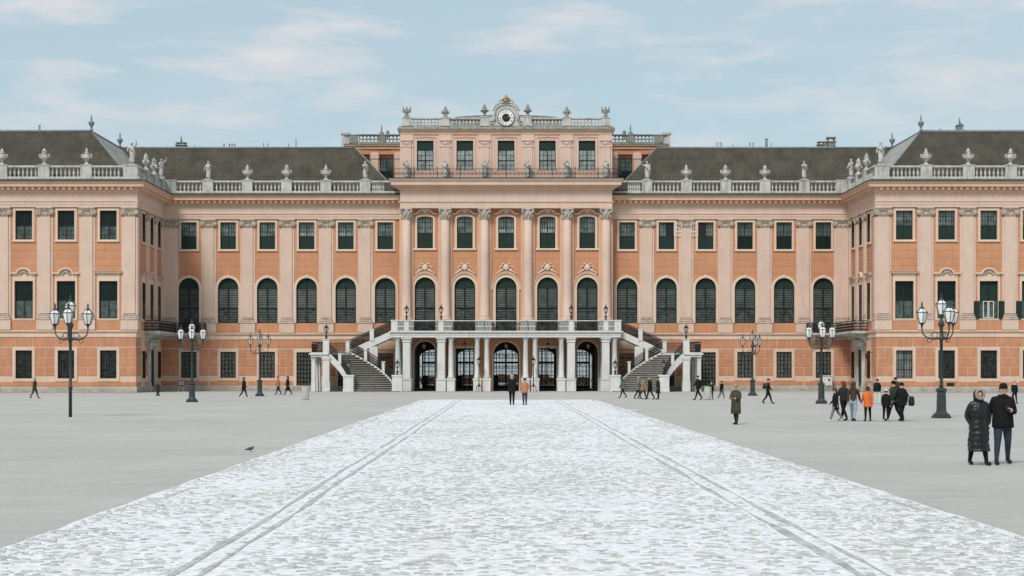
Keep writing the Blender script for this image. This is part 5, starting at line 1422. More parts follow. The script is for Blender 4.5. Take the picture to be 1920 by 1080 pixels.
for s, nm in ((-1,'left'),(1,'right')):
    small_lamp(s*10.5, PYF+0.24, 7.54, 'iron lantern on the terrace parapet post nearest the %s stair' % nm)
    small_lamp(s*6.85, PYF+0.24, 7.54, 'iron lantern on the inner terrace parapet post, %s of centre' % nm)
    small_lamp(s*18.75, 172.3, 5.45, 'iron lantern on the outer landing pier of the %s staircase' % nm)
    small_lamp(s*11.25, 170.85, 1.76, 'iron lantern on the foot pedestal at the entrance side of the %s staircase' % nm)
    small_lamp(s*16.25, 170.55, 1.76, 'iron lantern on the outer foot pedestal of the %s staircase' % nm)
    x = s*2.85; t = thing('standing_lamp', 'tall black iron lamp standing %s of the central arch on three feet' % nm, 'lamp', (x, 173.2, 0), 0, 'standing lamps at the portico')
    mb = MB(); mb.lathe([(0.1,0.5),(0.07,0.7),(0.05,1.0),(0.045,2.6),(0.08,2.65),(0.09,2.75)], 8)
    mb.build('pole', M_IRN, t)
    for k in range(3):
        a = 2*PI*k/3+0.5; d = Vector((math.cos(a), math.sin(a), 0)); MB().tube([d*0.05+Vector((0,0,0.75)), d*0.3+Vector((0,0,0.5)), d*0.3+Vector((0,0,0.15)), d*0.42+Vector((0,0,0.03))], 0.04, 5).build('foot', M_IRN, t)
    lantern(t, (0,0,2.75), LN_S)
for x, nm in zip(CU, ('outer left','inner left','central','inner right','outer right')):
    t = thing('hanging_lantern', 'lantern hanging from the portico ceiling over the %s gateway' % nm, 'lantern', (x, 175.8, 4.45), 0, 'lanterns hanging in the portico')
    MB().tube([(0,0,0.8),(0,0,1.27)], 0.02, 5).build('rod', M_IRN, t); lantern(t, (0,0,0), LN_K)

# ------------------------------------------------------------------ figures
def human_graph(pose):
    J = []; E = []; L = []
    def j(p, r, par, lab):
        J.append((Vector(p), r)); i = len(J)-1; L.append(lab)
        if par is not None: E.append((par, i))
        return i
    lean = pose.get('lean', 0.0); bulk = pose.get('bulk', 1.0)
    def up(z): return Vector((0, -lean*(z-0.53), z))
    pel = j((0,0,0.53), 0.078*bulk, None, 'leg')
    bel = j(up(0.62), 0.078*bulk, pel, 'top'); che = j(up(0.735), 0.092*bulk, bel, 'top')
    nb = j(up(0.812), 0.05*bulk, che, 'top'); nk = j(up(0.848), 0.033, nb, 'skin')
    hd = up(0.90); tn = pose.get('nod', 0.0)
    h0 = j(hd+Vector((0,-0.008-tn*0.02,-0.003)), 0.046, nk, 'skin'); h1 = j(hd+Vector((0,-0.010-tn*0.03,0.045)), 0.057, h0, 'skin'); h2 = j(hd+Vector((0,-0.004-tn*0.03,0.082)), 0.034, h1, 'skin')
    nose = None
    hands = {}
    for sx, key in ((-1,'R'), (1,'L')):
        th, kb = pose.get('leg'+key, (0,0)); sp = pose.get('spread', 0.0)
        hip = Vector((sx*0.052, 0, 0.49))
        knee = hip + Vector((sx*sp, -math.sin(th)*0.225, -math.cos(th)*0.225))
        ank = knee + Vector((sx*sp, -math.sin(th-kb)*0.225, -math.cos(th-kb)*0.225))
        fo = th-kb
        hi = j(hip, 0.066*bulk, pel, 'leg'); kn = j(knee, 0.043, hi, 'leg'); mid = j(knee.lerp(ank, 0.4)+Vector((0,0.010,0)), 0.039, kn, 'leg')
        an = j(ank, 0.027, mid, 'leg')
        ft = j(ank + Vector((0, 0.006, -0.027)), 0.032, an, 'shoe')
        tt = -min(0, fo)*0.6
        to = j(ank + Vector((sx*0.012, -0.112*math.cos(tt), -0.036 - 0.085*math.sin(tt)*0.6)), 0.026, ft, 'shoe')
        # arm
        ath, ael, aout = pose.get('arm'+key, (0.05, 0.2, 0.12)); ain = pose.get('in'+key, 0.0)
        sh = up(0.80) + Vector((sx*0.105, 0, 0.0))
        el_ = sh + Vector((sx*math.sin(aout)*0.165, -math.sin(ath)*0.165, -math.cos(ath)*math.cos(aout)*0.165))
        f2 = ath + ael
        wr = el_ + Vector((-sx*ain*0.145, -math.sin(f2)*0.145*math.sqrt(max(0,1-ain*ain)), -math.cos(f2)*0.145))
        s_ = j(sh, 0.047*bulk, nb, 'top'); e_ = j(el_, 0.036*bulk, s_, 'top'); w_ = j(wr, 0.026*bulk, e_, 'top')
        dr = (wr-el_).normalized(); ha = j(wr + dr*0.03, 0.021, w_, 'skin')
        hands[key] = (wr + dr*0.04, dr, sx)
    return J, E, L, hands
def human_mesh(pose, level=1, mats=None, labmat=None, fingers=True):
    J, E, L, hands = human_graph(pose)
    me = bpy.data.meshes.new('tmp'); me.from_pydata([p for p, r in J], E, [])
    o = bpy.data.objects.new('tmp', me); C.objects.link(o)
    md = o.modifiers.new('skin', 'SKIN'); md.use_smooth_shade = True
    for i, sv in enumerate(me.skin_vertices[0].data):
        r = J[i][1]; sv.radius = (r, r); sv.use_root = (i == 0)
    for i in (1, 2): me.skin_vertices[0].data[i].radius = (J[i][1]*1.12, J[i][1]*0.82)
    md2 = o.modifiers.new('sub', 'SUBSURF'); md2.levels = level; md2.render_levels = level
    dg = bpy.context.evaluated_depsgraph_get(); ev = o.evaluated_get(dg)
    out = bpy.data.meshes.new_from_object(ev)
    bpy.data.objects.remove(o); bpy.data.meshes.remove(me)
    V = np.zeros(len(out.vertices)*3); out.vertices.foreach_get('co', V); V = V.reshape(-1,3)
    F = [tuple(p.vertices) for p in out.polygons]
    bpy.data.meshes.remove(out)
    # label by nearest bone
    segs = [(np.array(J[a][0]), np.array(J[b][0]), L[b]) for a, b in E]
    labs = sorted(set(L)); mb = MB()
    cen = np.array([V[list(f)].mean(0) for f in F])
    D = []
    for a, b, l in segs:
        ab = b-a; t = np.clip(((cen-a)@ab)/max(1e-9, ab@ab), 0, 1); D.append(np.linalg.norm(cen-(a+t[:,None]*ab), axis=1))
    idx = np.argmin(np.array(D), 0)
    mb.v = [tuple(v) for v in V]
    for f, i in zip(F, idx): mb.f.append(f); mb.mi.append(labmat[segs[i][2]] if labmat else 0); mb.sm.append(True)
    smi = labmat['skin'] if labmat else 0
    if fingers:
        for key, (p, dr, sx) in hands.items():
            side = Vector((1,0,0)) - dr*dr.x
            if side.length < 0.3: side = Vector((0,-1,0)) - dr*(-dr.y)
            side.normalize(); nrm = dr.cross(side)
            for k in range(4):
                ln = (0.030, 0.036, 0.034, 0.026)[k]; b0 = p + side*(0.0085*(k-1.5)) + dr*0.008
                mb.tube([b0, b0+dr*ln*0.5+nrm*0.004, b0+dr*ln+nrm*0.014*(1 if nrm.y > 0 else 1)], [0.006,0.0055,0.004], 5, smi)
            b0 = p - side*0.016*(1); mb.tube([p-dr*0.012, b0+dr*0.006, b0+dr*0.026+side*0.003], [0.008,0.007,0.005], 5, smi)
    if level >= 1:   # nose
        hp = J[6][0]; hh = J[5][0]
        mb.tube([hh+Vector((0,-0.040,0.030)), hh+Vector((0,-0.055,0.012)), hh+Vector((0,-0.046,0.004))], [0.006,0.010,0.007], 5, smi)
        for sx in (-1,1): mb.ball(hh+Vector((sx*0.052,0.0,0.022)), 0.008, 0.014, 0.02, 6, 4, smi)
    zmin = min(v[2] for v in mb.v)
    mb.v = [(x, y, z - zmin) for x, y, z in mb.v]
    return mb, J, -zmin, hands
def ell(cx, cy, z, rx, ry, n=16, wob=0.0, seed=0):
    return [(cx + rx*math.cos(2*PI*i/n)*(1+wob*math.sin(5*2*PI*i/n+seed)), cy + ry*math.sin(2*PI*i/n)*(1+wob*math.sin(5*2*PI*i/n+seed)), z) for i in range(n)]
FAB = {}
def fabric(name, col, rough=0.85, spec=0.2, coat=0.0):
    return mat('cloth '+name, col, rough, 0.18, 6.0, 0.35, 30, spec=spec, coat=coat)
SKIN = mat('skin', (0.50, 0.30, 0.22), 0.6, 0.08, 9.0)
SHOE_B = fabric('black leather', (0.014,0.014,0.014), 0.5); SHOE_W = fabric('white trainers', (0.55,0.55,0.53), 0.7)
COLS = {'black': (0.0085,0.0085,0.0095), 'char': (0.022,0.023,0.025), 'olive': (0.062,0.055,0.038), 'orange': (0.62,0.14,0.035), 'tan': (0.27,0.19,0.11), 'rust': (0.42,0.18,0.095),
        'teal': (0.075,0.12,0.125), 'jeans': (0.030,0.045,0.065), 'ljeans': (0.27,0.33,0.38), 'navy': (0.022,0.027,0.045), 'grey': (0.17,0.17,0.17), 'white': (0.58,0.57,0.55), 'cream': (0.30,0.27,0.23),
        'brown': (0.055,0.034,0.022), 'red': (0.16,0.04,0.02), 'pink': (0.50,0.22,0.17), 'dgreen': (0.035,0.042,0.028), 'blonde': (0.30,0.21,0.11), 'greyhair': (0.30,0.29,0.27)}
def fb(c): return fabric(c, COLS[c])
WALK = dict(legL=(0.42,0.12), legR=(-0.30,0.35), armL=(-0.35,0.3,0.12), armR=(0.35,0.35,0.12), lean=0.04)
WALK2 = dict(legL=(-0.25,0.30), legR=(0.38,0.10), armL=(0.3,0.5,0.15), armR=(-0.25,0.3,0.15), lean=0.05)
STAND = dict(legL=(0.03,0.02), legR=(-0.03,0.04), armL=(0.05,0.25,0.16), armR=(0.05,0.25,0.16), spread=0.012)
POCK = dict(legL=(0.20,0.05), legR=(-0.18,0.16), armL=(-0.22,0.55,0.32), armR=(-0.22,0.55,0.32), inL=0.42, inR=0.42, spread=0.012, bulk=1.08)
BACKW = dict(legL=(0.20,0.04), legR=(-0.16,0.22), armL=(-0.1,0.7,0.2), armR=(-0.1,0.7,0.2), inL=0.4, inR=0.4)
def person(px, py, h, head, label, pose=WALK, top='black', leg='black', shoe=None, hair='brown', hairlen=0, coat=None, hat=None, hood=None, level=1, skirt=None, group='people on the forecourt', xy=None, puffer=False, scarf=None):
    x, y = gpt(px, py) if xy is None else xy
    mats = [SKIN, fb(top) if not puffer else PUFF, fb(leg), shoe or SHOE_B]
    mb, J, dz, hands = human_mesh(pose, level, None, {'skin':0,'top':1,'leg':2,'shoe':3})
    p = thing('person', label, 'person', (x, y, 0), head, group)
    sc = h/1.0
    def fin(m): m.v = [(a*sc, b*sc, c*sc) for a, b, c in m.v]; return m
    fin(mb).build('body', mats, p)
    hp = J[6][0] + Vector((0,0,dz)); ch = J[2][0] + Vector((0,0,dz)); ln = pose.get('lean', 0)
    cy = lambda z: -ln*(z-0.53-dz)
    bk = pose.get('bulk', 1.0)
    if coat is not None:
        z1 = coat; m = MB(); zt = 0.815+dz; rings = []
        prof = [(zt+0.015,0.052,0.05),(zt-0.01,0.095,0.062),(zt-0.05,0.122,0.080),(zt-0.11,0.122,0.088),(zt-0.20,0.112,0.084),(zt-0.29,0.118,0.09),(zt-0.38,0.120,0.092)]
        prof = [(z, a*bk, b*bk) for z, a, b in prof if z > z1] + [(z1, (0.118+0.02*max(0,0.5-z1)*2)*bk, (0.095+0.03*max(0,0.5-z1)*2)*bk)]
        if puffer:
            zz = zt; pr = []; n = 44
            for k in range(n+1):
                z = zt+0.015 - (zt+0.015-z1)*k/n
                a = np.interp(-z, [-q[0] for q in prof], [q[1] for q in prof]); b = np.interp(-z, [-q[0] for q in prof], [q[2] for q in prof])
                bul = 1 + 0.06*abs(math.sin(PI*k/n*8.5)) - 0.07*math.exp(-((z-0.60)/0.05)**2); pr.append((z, a*bul, b*bul))
            prof = pr
        for k, (z, a, b) in enumerate(prof): rings.append(ell(0, cy(z), z, a, b, 22, 0.018 + (0.03 if z < 0.5 else 0), k*0.35))
        lz, la, lb = prof[-1]; rings.append(ell(0, cy(lz), lz-0.006, la*0.9, lb*0.9, 22)); rings.append(ell(0, cy(lz), lz+0.02, la*0.8, lb*0.8, 22))
        m.loft(rings, 0)
        m.tube([(0.0+0.004*math.sin(q), cy(zz)-bb-0.004, zz) for q, zz, bb in [(q, zt-0.03-(zt-0.03-z1)*q/12, float(np.interp(-(zt-0.03-(zt-0.03-z1)*q/12), [-v[0] for v in prof], [v[2] for v in prof]))) for q in range(13)]], 0.0045, 4)
        m.tube(ell(0, cy(zt+0.02)-0.004, zt+0.026, 0.044, 0.046, 14), 0.019, 6, 0, True, True)
        fin(m).build('coat', (PUFF if puffer else fb(top)), p)
    if skirt is not None:
        m = MB(); m.loft([ell(0,0,0.56+dz,0.09,0.075), ell(0,0,skirt,0.12,0.11,16,0.04)], 0); fin(m).build('skirt', fb(leg), p)
    hx, hy, hz = hp
    if hood:
        m = MB(); n = 14; rr = []
        for k in range(7):
            a = PI*0.5*k/6; rr.append(ell(hx, hy+0.012, hz-0.02+0.078*math.sin(a), 0.072*math.cos(a)+0.002, 0.075*math.cos(a)+0.002, n))
        low = [ell(hx, cy(0.84)+0.012, 0.835+dz, 0.065, 0.06, n), ell(hx, hy+0.02, hz-0.055, 0.068, 0.068, n)]
        m.loft(low+rr, 0)
        # open the face
        keep = [(f, i) for i, f in enumerate(m.f) if not (sum(m.v[q][1] for q in f)/len(f) < hy-0.035 and abs(sum(m.v[q][2] for q in f)/len(f)-(hz-0.012)) < 0.052 and len(f) == 4)]
        m.mi = [m.mi[i] for f, i in keep]; m.sm = [m.sm[i] for f, i in keep]; m.f = [f for f, i in keep]
        ringp = [(hx+0.056*math.cos(2*PI*k/14), hy-0.045, hz-0.008+0.062*math.sin(2*PI*k/14)) for k in range(14)]
        m.tube(ringp, 0.017, 6, 1, True, True)
        fin(m).build('hood', [fb(top) if not puffer else PUFF, fb(hood)], p)
    elif hat:
        m = MB(); rr = [ell(hx, hy+0.002, hz+0.0, 0.052, 0.059, 14), ell(hx, hy+0.002, hz+0.022, 0.0535, 0.060, 14), ell(hx, hy+0.002, hz+0.025, 0.050, 0.056, 14)]
        for k in range(1, 6): a = PI*0.5*k/5; rr.append(ell(hx, hy+0.004, hz+0.025+0.048*math.sin(a), 0.050*math.cos(a)**0.8+0.003, 0.056*math.cos(a)**0.8+0.003, 14))
        m.loft(rr, 0); fin(m).build('beanie', fb(hat), p)
    if not hood:
        m = MB(); 
        if not hat:
            rr = []
            for k in range(7):
                a = PI*0.5*k/6; rr.append(ell(hx, hy+0.010, hz+0.004+0.058*math.sin(a), 0.062*math.cos(a)+0.002, 0.065*math.cos(a)+0.002, 14, 0.02, k))
            m.loft([ell(hx, hy+0.022, hz-0.02, 0.052, 0.045, 14)] + rr, 0)
        else: m.loft([ell(hx, hy+0.02, hz-0.03, 0.05, 0.042, 12), ell(hx, hy+0.014, hz+0.01, 0.058, 0.055, 12)], 0)
        if hairlen:
            m.loft([ell(hx, hy+0.035, hz-hairlen, 0.035, 0.016, 12, 0.08), ell(hx, hy+0.045, hz-hairlen*0.6, 0.064, 0.03, 12, 0.05), ell(hx, hy+0.032, hz-0.03, 0.066, 0.042, 12), ell(hx, hy+0.02, hz+0.02, 0.062, 0.05, 12)], 0)
        fin(m).build('hair', fb(hair), p)
    if scarf:
        m = MB(); q = ell(0, cy(0.84)-0.006, 0.848+dz, 0.044, 0.046, 14, 0.05); m.tube(q, 0.024, 7, 0, True, True); fin(m).build('scarf', fb(scarf), p)
    for sx in (-1, 1):
        m = MB(); m.ball((hx+sx*0.02, hy-0.046, hz-0.022), 0.006, 0.004, 0.004, 6, 4); fin(m).build('eye', M_BLK, p)
    return p
PUFF = mat('cloth glossy puffer', (0.0075,0.0075,0.008), 0.3, 0.2, 5.0, 0.7, 9, spec=0.45)
Fc = R(0); Rt = R(90); Lf = R(-90); Aw = R(180)
PEOPLE = []
def pp_(*a, **k): q = person(*a, **k); PEOPLE.append(q); return q
# the near couple
pp_(1835, 872, 1.74, R(6), 'woman in long glossy black puffer coat with pale fur hood, walking arm in arm', POCK, 'black', 'black', hood='cream', coat=0.19, puffer=True, level=2, scarf='black')
man = pp_(1880, 871, 1.86, R(-4), 'man in black jacket, black beanie and blue jeans holding a phone', dict(legL=(-0.12,0.34), legR=(0.18,0.03), armL=(0.05,1.75,0.24), inL=0.5, armR=(-0.35,0.5,0.30), inR=-0.1, bulk=1.14, nod=1.0, spread=0.02), 'black', 'jeans', hat='black', coat=0.47, level=2, scarf='black')
# long-haired walkers
pp_(1567, 790, 1.45, R(-100), 'girl in knee-length black coat, leftmost of the long-haired walkers', WALK, 'black', 'grey', hair='brown', hairlen=0.12, coat=0.36, shoe=SHOE_W)
pp_(1582, 789, 1.76, R(-150), 'red-haired woman in dark jacket walking beside the woman in pale jeans', WALK2, 'char', 'black', hair='red', hairlen=0.2, scarf='tan', coat=0.50)
pp_(1600, 790, 1.72, R(150), 'long-haired woman in brown jacket and pale blue jeans', dict(WALK, spread=0.015), 'brown', 'ljeans', hair='brown', hairlen=0.2)
pp_(1627, 790, 1.50, R(-178), 'child in bright orange jacket and black trousers', dict(WALK2, legL=(-0.15,0.15), legR=(0.16,0.05), spread=0.02), 'orange', 'black', hair='brown', coat=0.42, hairlen=0.08)
# dark-coated group
pp_(1661, 790, 1.36, R(150), 'child in black puffer jacket with white bobble hat beside two tall men', STAND, 'black', 'black', hat='white', coat=0.46, shoe=SHOE_W)
pp_(1676, 789, 1.78, R(-150), 'dark-haired man in dark green jacket, middle of the black-coated group', WALK, 'dgreen', 'black', hair='black', coat=0.45)
grpman = pp_(1691, 790, 1.70, R(-165), 'man in black coat with a bag behind him, rightmost of the black-coated group', WALK2, 'black', 'black', hair='black', coat=0.42)
pp_(1679, 757, 1.72, R(170), 'far person in dark jacket seen above the black-coated group', STAND, 'brown', 'char', hair='black', coat=0.45)
pp_(1645, 757, 1.62, R(180), 'person in flared black cape with pale trousers near the right side portal', dict(STAND, legL=(0.1,0.05), legR=(-0.1,0.1)), 'black', 'white', hair='brown', coat=0.50, shoe=SHOE_W)
pp_(1902, 757, 1.50, R(10), 'child in black jacket and pink hat behind the man with jeans', dict(STAND, legL=(0.2,0.1), legR=(-0.1,0.2)), 'black', 'black', hat='pink', coat=0.45, scarf='white')
# alone on the right
pp_(1380, 796, 1.62, R(-35), 'woman in olive padded coat and pale beanie holding something before her', dict(legL=(0.16,0.05), legR=(-0.14,0.14), armL=(0.2,1.4,0.2), inL=0.5, armR=(0.2,1.4,0.2), inR=0.5, bulk=1.06), 'olive', 'char', hat='cream', coat=0.28)
bpman = pp_(1440, 757, 1.70, R(80), 'person in black striding right with a backpack, before the right lamp posts', WALK, 'black', 'black', hair='brown')
# walking away on the causeway
pp_(960, 760, 1.92, R(178), 'tall man in black coat walking away up the snowy road', BACKW, 'black', 'black', hair='greyhair', coat=0.44, level=2)
pp_(984, 760, 1.70, R(-176), 'person in rust-orange jacket and jeans walking away up the snowy road', dict(BACKW, legL=(-0.08,0.1), legR=(0.1,0.03)), 'rust', 'jeans', hair='brown', coat=0.47, level=2)
# before the right staircase
pp_(1168, 746, 1.62, R(-75), 'hooded person in teal jacket at the foot of the right staircase', WALK, 'teal', 'char', hood='teal', coat=0.45)
pp_(1196, 748, 1.70, R(80), 'person in grey coat and pale hat, leftmost of the four by the staircase', WALK2, 'grey', 'char', hat='cream', coat=0.42)
pp_(1205, 748, 1.72, R(75), 'person in tan coat among the four by the right staircase', WALK, 'tan', 'black', hair='brown', coat=0.38)
pp_(1219, 749, 1.78, R(-80), 'person in black jacket striding left with a grey cap by the right staircase', WALK2, 'black', 'black', hat='grey', coat=0.44)
pp_(1234, 749, 1.70, R(-95), 'person in long charcoal coat, rightmost of the four by the staircase', STAND, 'char', 'black', hair='black', coat=0.28)
pp_(1309, 750, 1.86, R(-70), 'person in black coat with a bag striding beside the right grey bin', WALK, 'black', 'black', hair='brown', coat=0.42)
pp_(1334, 749, 1.30, R(20), 'child in black jacket and pale hat right beside the bin', STAND, 'black', 'char', hat='cream', coat=0.45)
pp_(1353, 750, 1.46, R(40), 'child in black jacket and grey jeans, right of the bin', WALK, 'black', 'grey', hair='black', coat=0.46, shoe=SHOE_W)
# left side
pp_(65, 747, 1.66, R(75), 'person in dark green coat and pale cap before the left wing', WALK, 'dgreen', 'dgreen', hat='greyhair', coat=0.42)
pp_(340, 737, 1.60, R(60), 'person in black and white striped jacket by the left palace wall', WALK, 'char', 'grey', hair='black', coat=0.45, shoe=SHOE_W)
pp_(457, 747, 1.70, R(85), 'long-haired woman in black jacket and grey trousers walking right', WALK, 'black', 'char', hair='brown', hairlen=0.2, coat=0.44, shoe=SHOE_W)
pp_(522, 740, 1.70, R(-100), 'person in orange jacket and black trousers by the left wall', WALK2, 'rust', 'black', hair='black', coat=0.45)
pp_(540, 740, 1.72, R(-90), 'person in long black coat beside the orange jacket', WALK, 'black', 'black', hair='black', hairlen=0.12, coat=0.22)
# stripes on the striped jacket
sp = PEOPLE[-4]
m = MB()
for k in range(4):
    z = (0.54+0.06*k)*1.60; m.tube([(a*1.05, b*1.05, z) for a, b, _ in ell(0, -0.02, 0, 0.198, 0.148, 16)], 0.022, 5, 0, True, True)
m.build('stripe', fb('white'), sp)
# held and carried things
def backpack(par, h, label, c='char', dz=0.0, fwd=0.0, side=0.0, low=0.0):
    q = par.location; a = par.rotation_euler.z
    off = Matrix.Rotation(a, 3, 'Z') @ Vector((side*h, (0.135+fwd)*h, 0))
    t = thing('backpack', label, 'backpack', (q.x+off.x, q.y+off.y, (0.58-low)*h), a)
    MB().loft([ell(0,0,0,0.08*h,0.05*h,14), ell(0,0,0.04*h,0.095*h,0.065*h,14), ell(0,0,0.17*h,0.09*h,0.06*h,14), ell(0,0,0.23*h,0.06*h,0.04*h,14)]).build('bag', fb(c), t)
    m = MB(); m.ball((0,0.055*h,0.06*h), 0.06*h, 0.03*h, 0.05*h, 10, 6); m.build('pocket', fb(c), t)
    m = MB()
    for sx in (-1,1): m.tube([(sx*0.05*h,-0.05*h,0.22*h),(sx*0.055*h,-0.12*h,0.23*h),(sx*0.06*h,-0.14*h,0.1*h)], 0.012*h, 5)
    m.build('straps', fb('black'), t)
backpack(bpman, 1.70, 'dark backpack on the person striding right')
backpack(PEOPLE[21], 1.86, 'black backpack on the person striding beside the right bin', 'black')
t = thing('shoulder_bag', 'dark bag hanging behind the rightmost man of the black-coated group', 'bag', (*gpt(1709, 789.5), 0.66), R(15))
MB().loft([ell(0,0,0,0.10,0.07,14), ell(0,0,0.1,0.15,0.09,14), ell(0,0,0.36,0.13,0.08,14), ell(0,0,0.42,0.09,0.05,14)]).build('bag', fb('char'), t)
MB().tube([(-0.1,0,0.40),(-0.25,0,0.62),(-0.42,0,0.68)], 0.025, 6).build('strap', fb('black'), t)
_, Jm, dzm, hm = None, None, None, None
_J, _E, _L, _H = human_graph(dict(legL=(-0.12,0.34), legR=(0.18,0.03), armL=(0.05,1.75,0.24), inL=0.5, armR=(-0.35,0.5,0.30), inR=-0.1, bulk=1.14, nod=1.0, spread=0.02))
hpt = man.matrix_basis @ ((_H['L'][0] + _H['L'][1]*0.03)*1.86)
t = thing('mobile_phone', 'dark phone in the hand of the man with the beanie', 'phone', (hpt.x, hpt.y-0.02, hpt.z-0.02), 0)
o = MB().cbox(-0.038,0.038,-0.006,0.006,0,0.15,0.003).build('phone', M_BLK, t); o.rotation_euler = (R(-35),0,R(20))

# ------------------------------------------------------------------ statues and vases
def vase_mesh(kind, h=1.7):
    mb = MB(); k = h/1.7
    P_ = [(0.30,0),(0.30,0.08),(0.20,0.14),(0.10,0.28),(0.12,0.36),(0.20,0.44),(0.34,0.62),(0.40,0.80),(0.36,0.95),(0.24,1.03),(0.20,1.08),(0.30,1.14),(0.30,1.19),(0.16,1.25)]
    if kind == 1: P_ += [(0.20,1.33),(0.21,1.42),(0.12,1.52),(0.06,1.58),(0.08,1.63),(0.02,1.70)]
    else: P_ += [(0.14,1.30),(0.17,1.40),(0.12,1.55),(0.05,1.66),(0.01,1.72)]
    mb.lathe([(r*k, z*k) for r, z in P_], 16, wob=lambda a, z: 1+0.05*math.cos(8*a) if z < 0.9*k else 1)
    for s in (-1,1):
        mb.tube([(s*0.36*k,0,0.70*k),(s*0.52*k,0,0.82*k),(s*0.50*k,0,1.02*k),(s*0.32*k,0,1.08*k)], [0.07*k,0.075*k,0.07*k,0.05*k], 6)
        mb.ball((s*0.47*k,0,0.98*k), 0.10*k, 0.10*k, 0.12*k, 7, 5)
    for i in range(6):
        a = PI + PI*(i+0.5)/6
        mb.ball((0.38*k*math.cos(a), 0.38*k*math.sin(a), (0.74-0.08*math.sin(PI*(i+0.5)/6))*k), 0.08*k, 0.08*k, 0.09*k, 6, 4)
    if kind == 2:
        for i in range(9):
            a = 2*PI*i/9; mb.ball((0.15*k*math.cos(a),0.15*k*math.sin(a),(1.34+0.07*(i%2))*k), 0.09*k, 0.09*k, 0.11*k, 6, 4)
    return mb.mesh('stone_vase', M_SCU)
VASES = [vase_mesh(0), vase_mesh(1), vase_mesh(2)]
def statue_mesh(pose, h=2.0, robe=0.06, m=M_SCU, arm_prop=False, seed=0):
    mb, J, dz, hands = human_mesh(pose, 1, None, {'skin':0,'top':0,'leg':0,'shoe':0}, fingers=True)
    hx, hy, hz = J[6][0] + Vector((0,0,dz))
    mb.ball((hx, hy+0.012, hz+0.012), 0.064, 0.068, 0.062, 10, 6)
    rr = []
    n = 9
    for k in range(n):
        z = robe + (0.62-robe)*k/(n-1); w_ = 0.115 - 0.03*abs(k/(n-1)-0.25)
        rr.append(ell(0.015*math.sin(k*0.7+seed), 0, z, w_, w_*0.78, 20, 0.07, k*0.25+seed))
    mb.loft(rr)
    mb.loft([ell(0.02,0,0.60,0.09,0.07,16,0.05), ell(0,0,0.70,0.115,0.085,16,0.05,1), ell(0,0,0.80,0.10,0.065,16,0.04,2), ell(0,0,0.845,0.05,0.05,16)])
    mb.tube([(-0.12,-0.05,0.80),(-0.02,-0.105,0.70),(0.09,-0.09,0.60),(0.12,0.0,0.50),(0.08,0.09,0.35)], [0.03,0.045,0.05,0.045,0.03], 7)
    if arm_prop: mb.tube([(0.16,-0.03,0.0),(0.165,-0.04,0.9)], 0.014, 6)
    mb.v = [(a*h*1.08, b*h*1.08, c*h*0.94+0.12) for a, b, c in mb.v]
    mb.cbox(-0.32, 0.32, -0.28, 0.28, 0, 0.13, 0.02)
    return mb.mesh('stone_statue', m)
ST_P = [dict(legL=(0.2,0.3), legR=(0,0), armL=(0.5,1.6,0.5), armR=(0.1,0.5,0.3), bulk=1.05),
        dict(legL=(0,0), legR=(0.22,0.3), armL=(0.0,0.3,0.2), armR=(1.0,1.2,0.7), bulk=1.05),
        dict(legL=(0.05,0.05), legR=(0.15,0.2), armL=(0.7,1.4,0.2), armR=(0.7,1.4,0.2), inL=0.5, inR=0.5, bulk=1.08),
        dict(legL=(0.2,0.3), legR=(0,0), armL=(2.3,0.5,0.4), armR=(0.2,0.9,0.4), bulk=1.08)]
STAT = [statue_mesh(p, 2.0, seed=i, arm_prop=(i == 1)) for i, p in enumerate(ST_P)]
STATB = [statue_mesh(ST_P[3], 2.25, seed=5), statue_mesh(ST_P[0], 2.3, seed=6)]
def statue(i, x, y, z, label, rz=0.0, big=False): tag(put('stone_statue', (STATB if big else STAT)[i], None, (x,y,z), rz), label, 'statue', 'statues on the balustrades')
def vase(i, x, y, z, label, rz=0.0): tag(put('stone_vase', VASES[i], None, (x,y,z), rz), label, 'vase', 'vases on the balustrades')
yb = YM-0.24; zb = 22.82
NM = {-1: 'left', 1: 'right'}; ORD = ['first','second','third']
for s in (-1, 1):
    statue(0 if s < 0 else 2, s*32.25, yb, zb, 'robed stone statue alone on the %s range balustrade, nearest the wing' % NM[s], R(15*s))
    statue(2 if s < 0 else 1, s*15.25, yb, zb, 'robed stone statue at the end of the %s range balustrade beside the centre block' % NM[s], R(-20*s))
    for k, u in enumerate((28.0, 23.75, 19.5)):
        vase((1, 2, 0)[k], s*u, yb, zb, 'stone vase on the %s range balustrade, %s of three counting from the wing' % (NM[s], ORD[k]))
    for k, u in enumerate(WP[:3]):
        vase((0,2,1)[k], s*u, YW-0.24, zb, 'stone vase on the %s wing front balustrade, %s from the wing corner' % (NM[s], ORD[k]))
    statue(0 if s < 0 else 1, s*37.62, YW+0.1, zb, 'large robed statue on the %s wing corner pedestal' % NM[s], R(-15*s), True)
    xb = s*(XW-0.24)
    vase(1, xb, 169.6, zb, 'stone vase on the inner side of the %s wing, next to the corner statue' % NM[s], R(90)); vase(2, xb, 173.5, zb, 'stone vase in the middle of the inner side of the %s wing' % NM[s], R(90))
    statue(3 if s < 0 else 0, xb, 177.2, zb, 'robed statue on the inner side of the %s wing, in the angle of the roofs' % NM[s], R(-60*s))
ord6 = ['leftmost','second from left','third from left','third from right','second from right','rightmost']
for k, p in enumerate(CP):
    me = STAT[(k*3+1) % 4]
    tag(put('stone_statue', me, None, (p, 177.75, 22.78), R((-1)**k*20)), 'pale statue behind the attic terrace railing, %s of six' % ord6[k], 'statue', 'statues on the attic terrace')
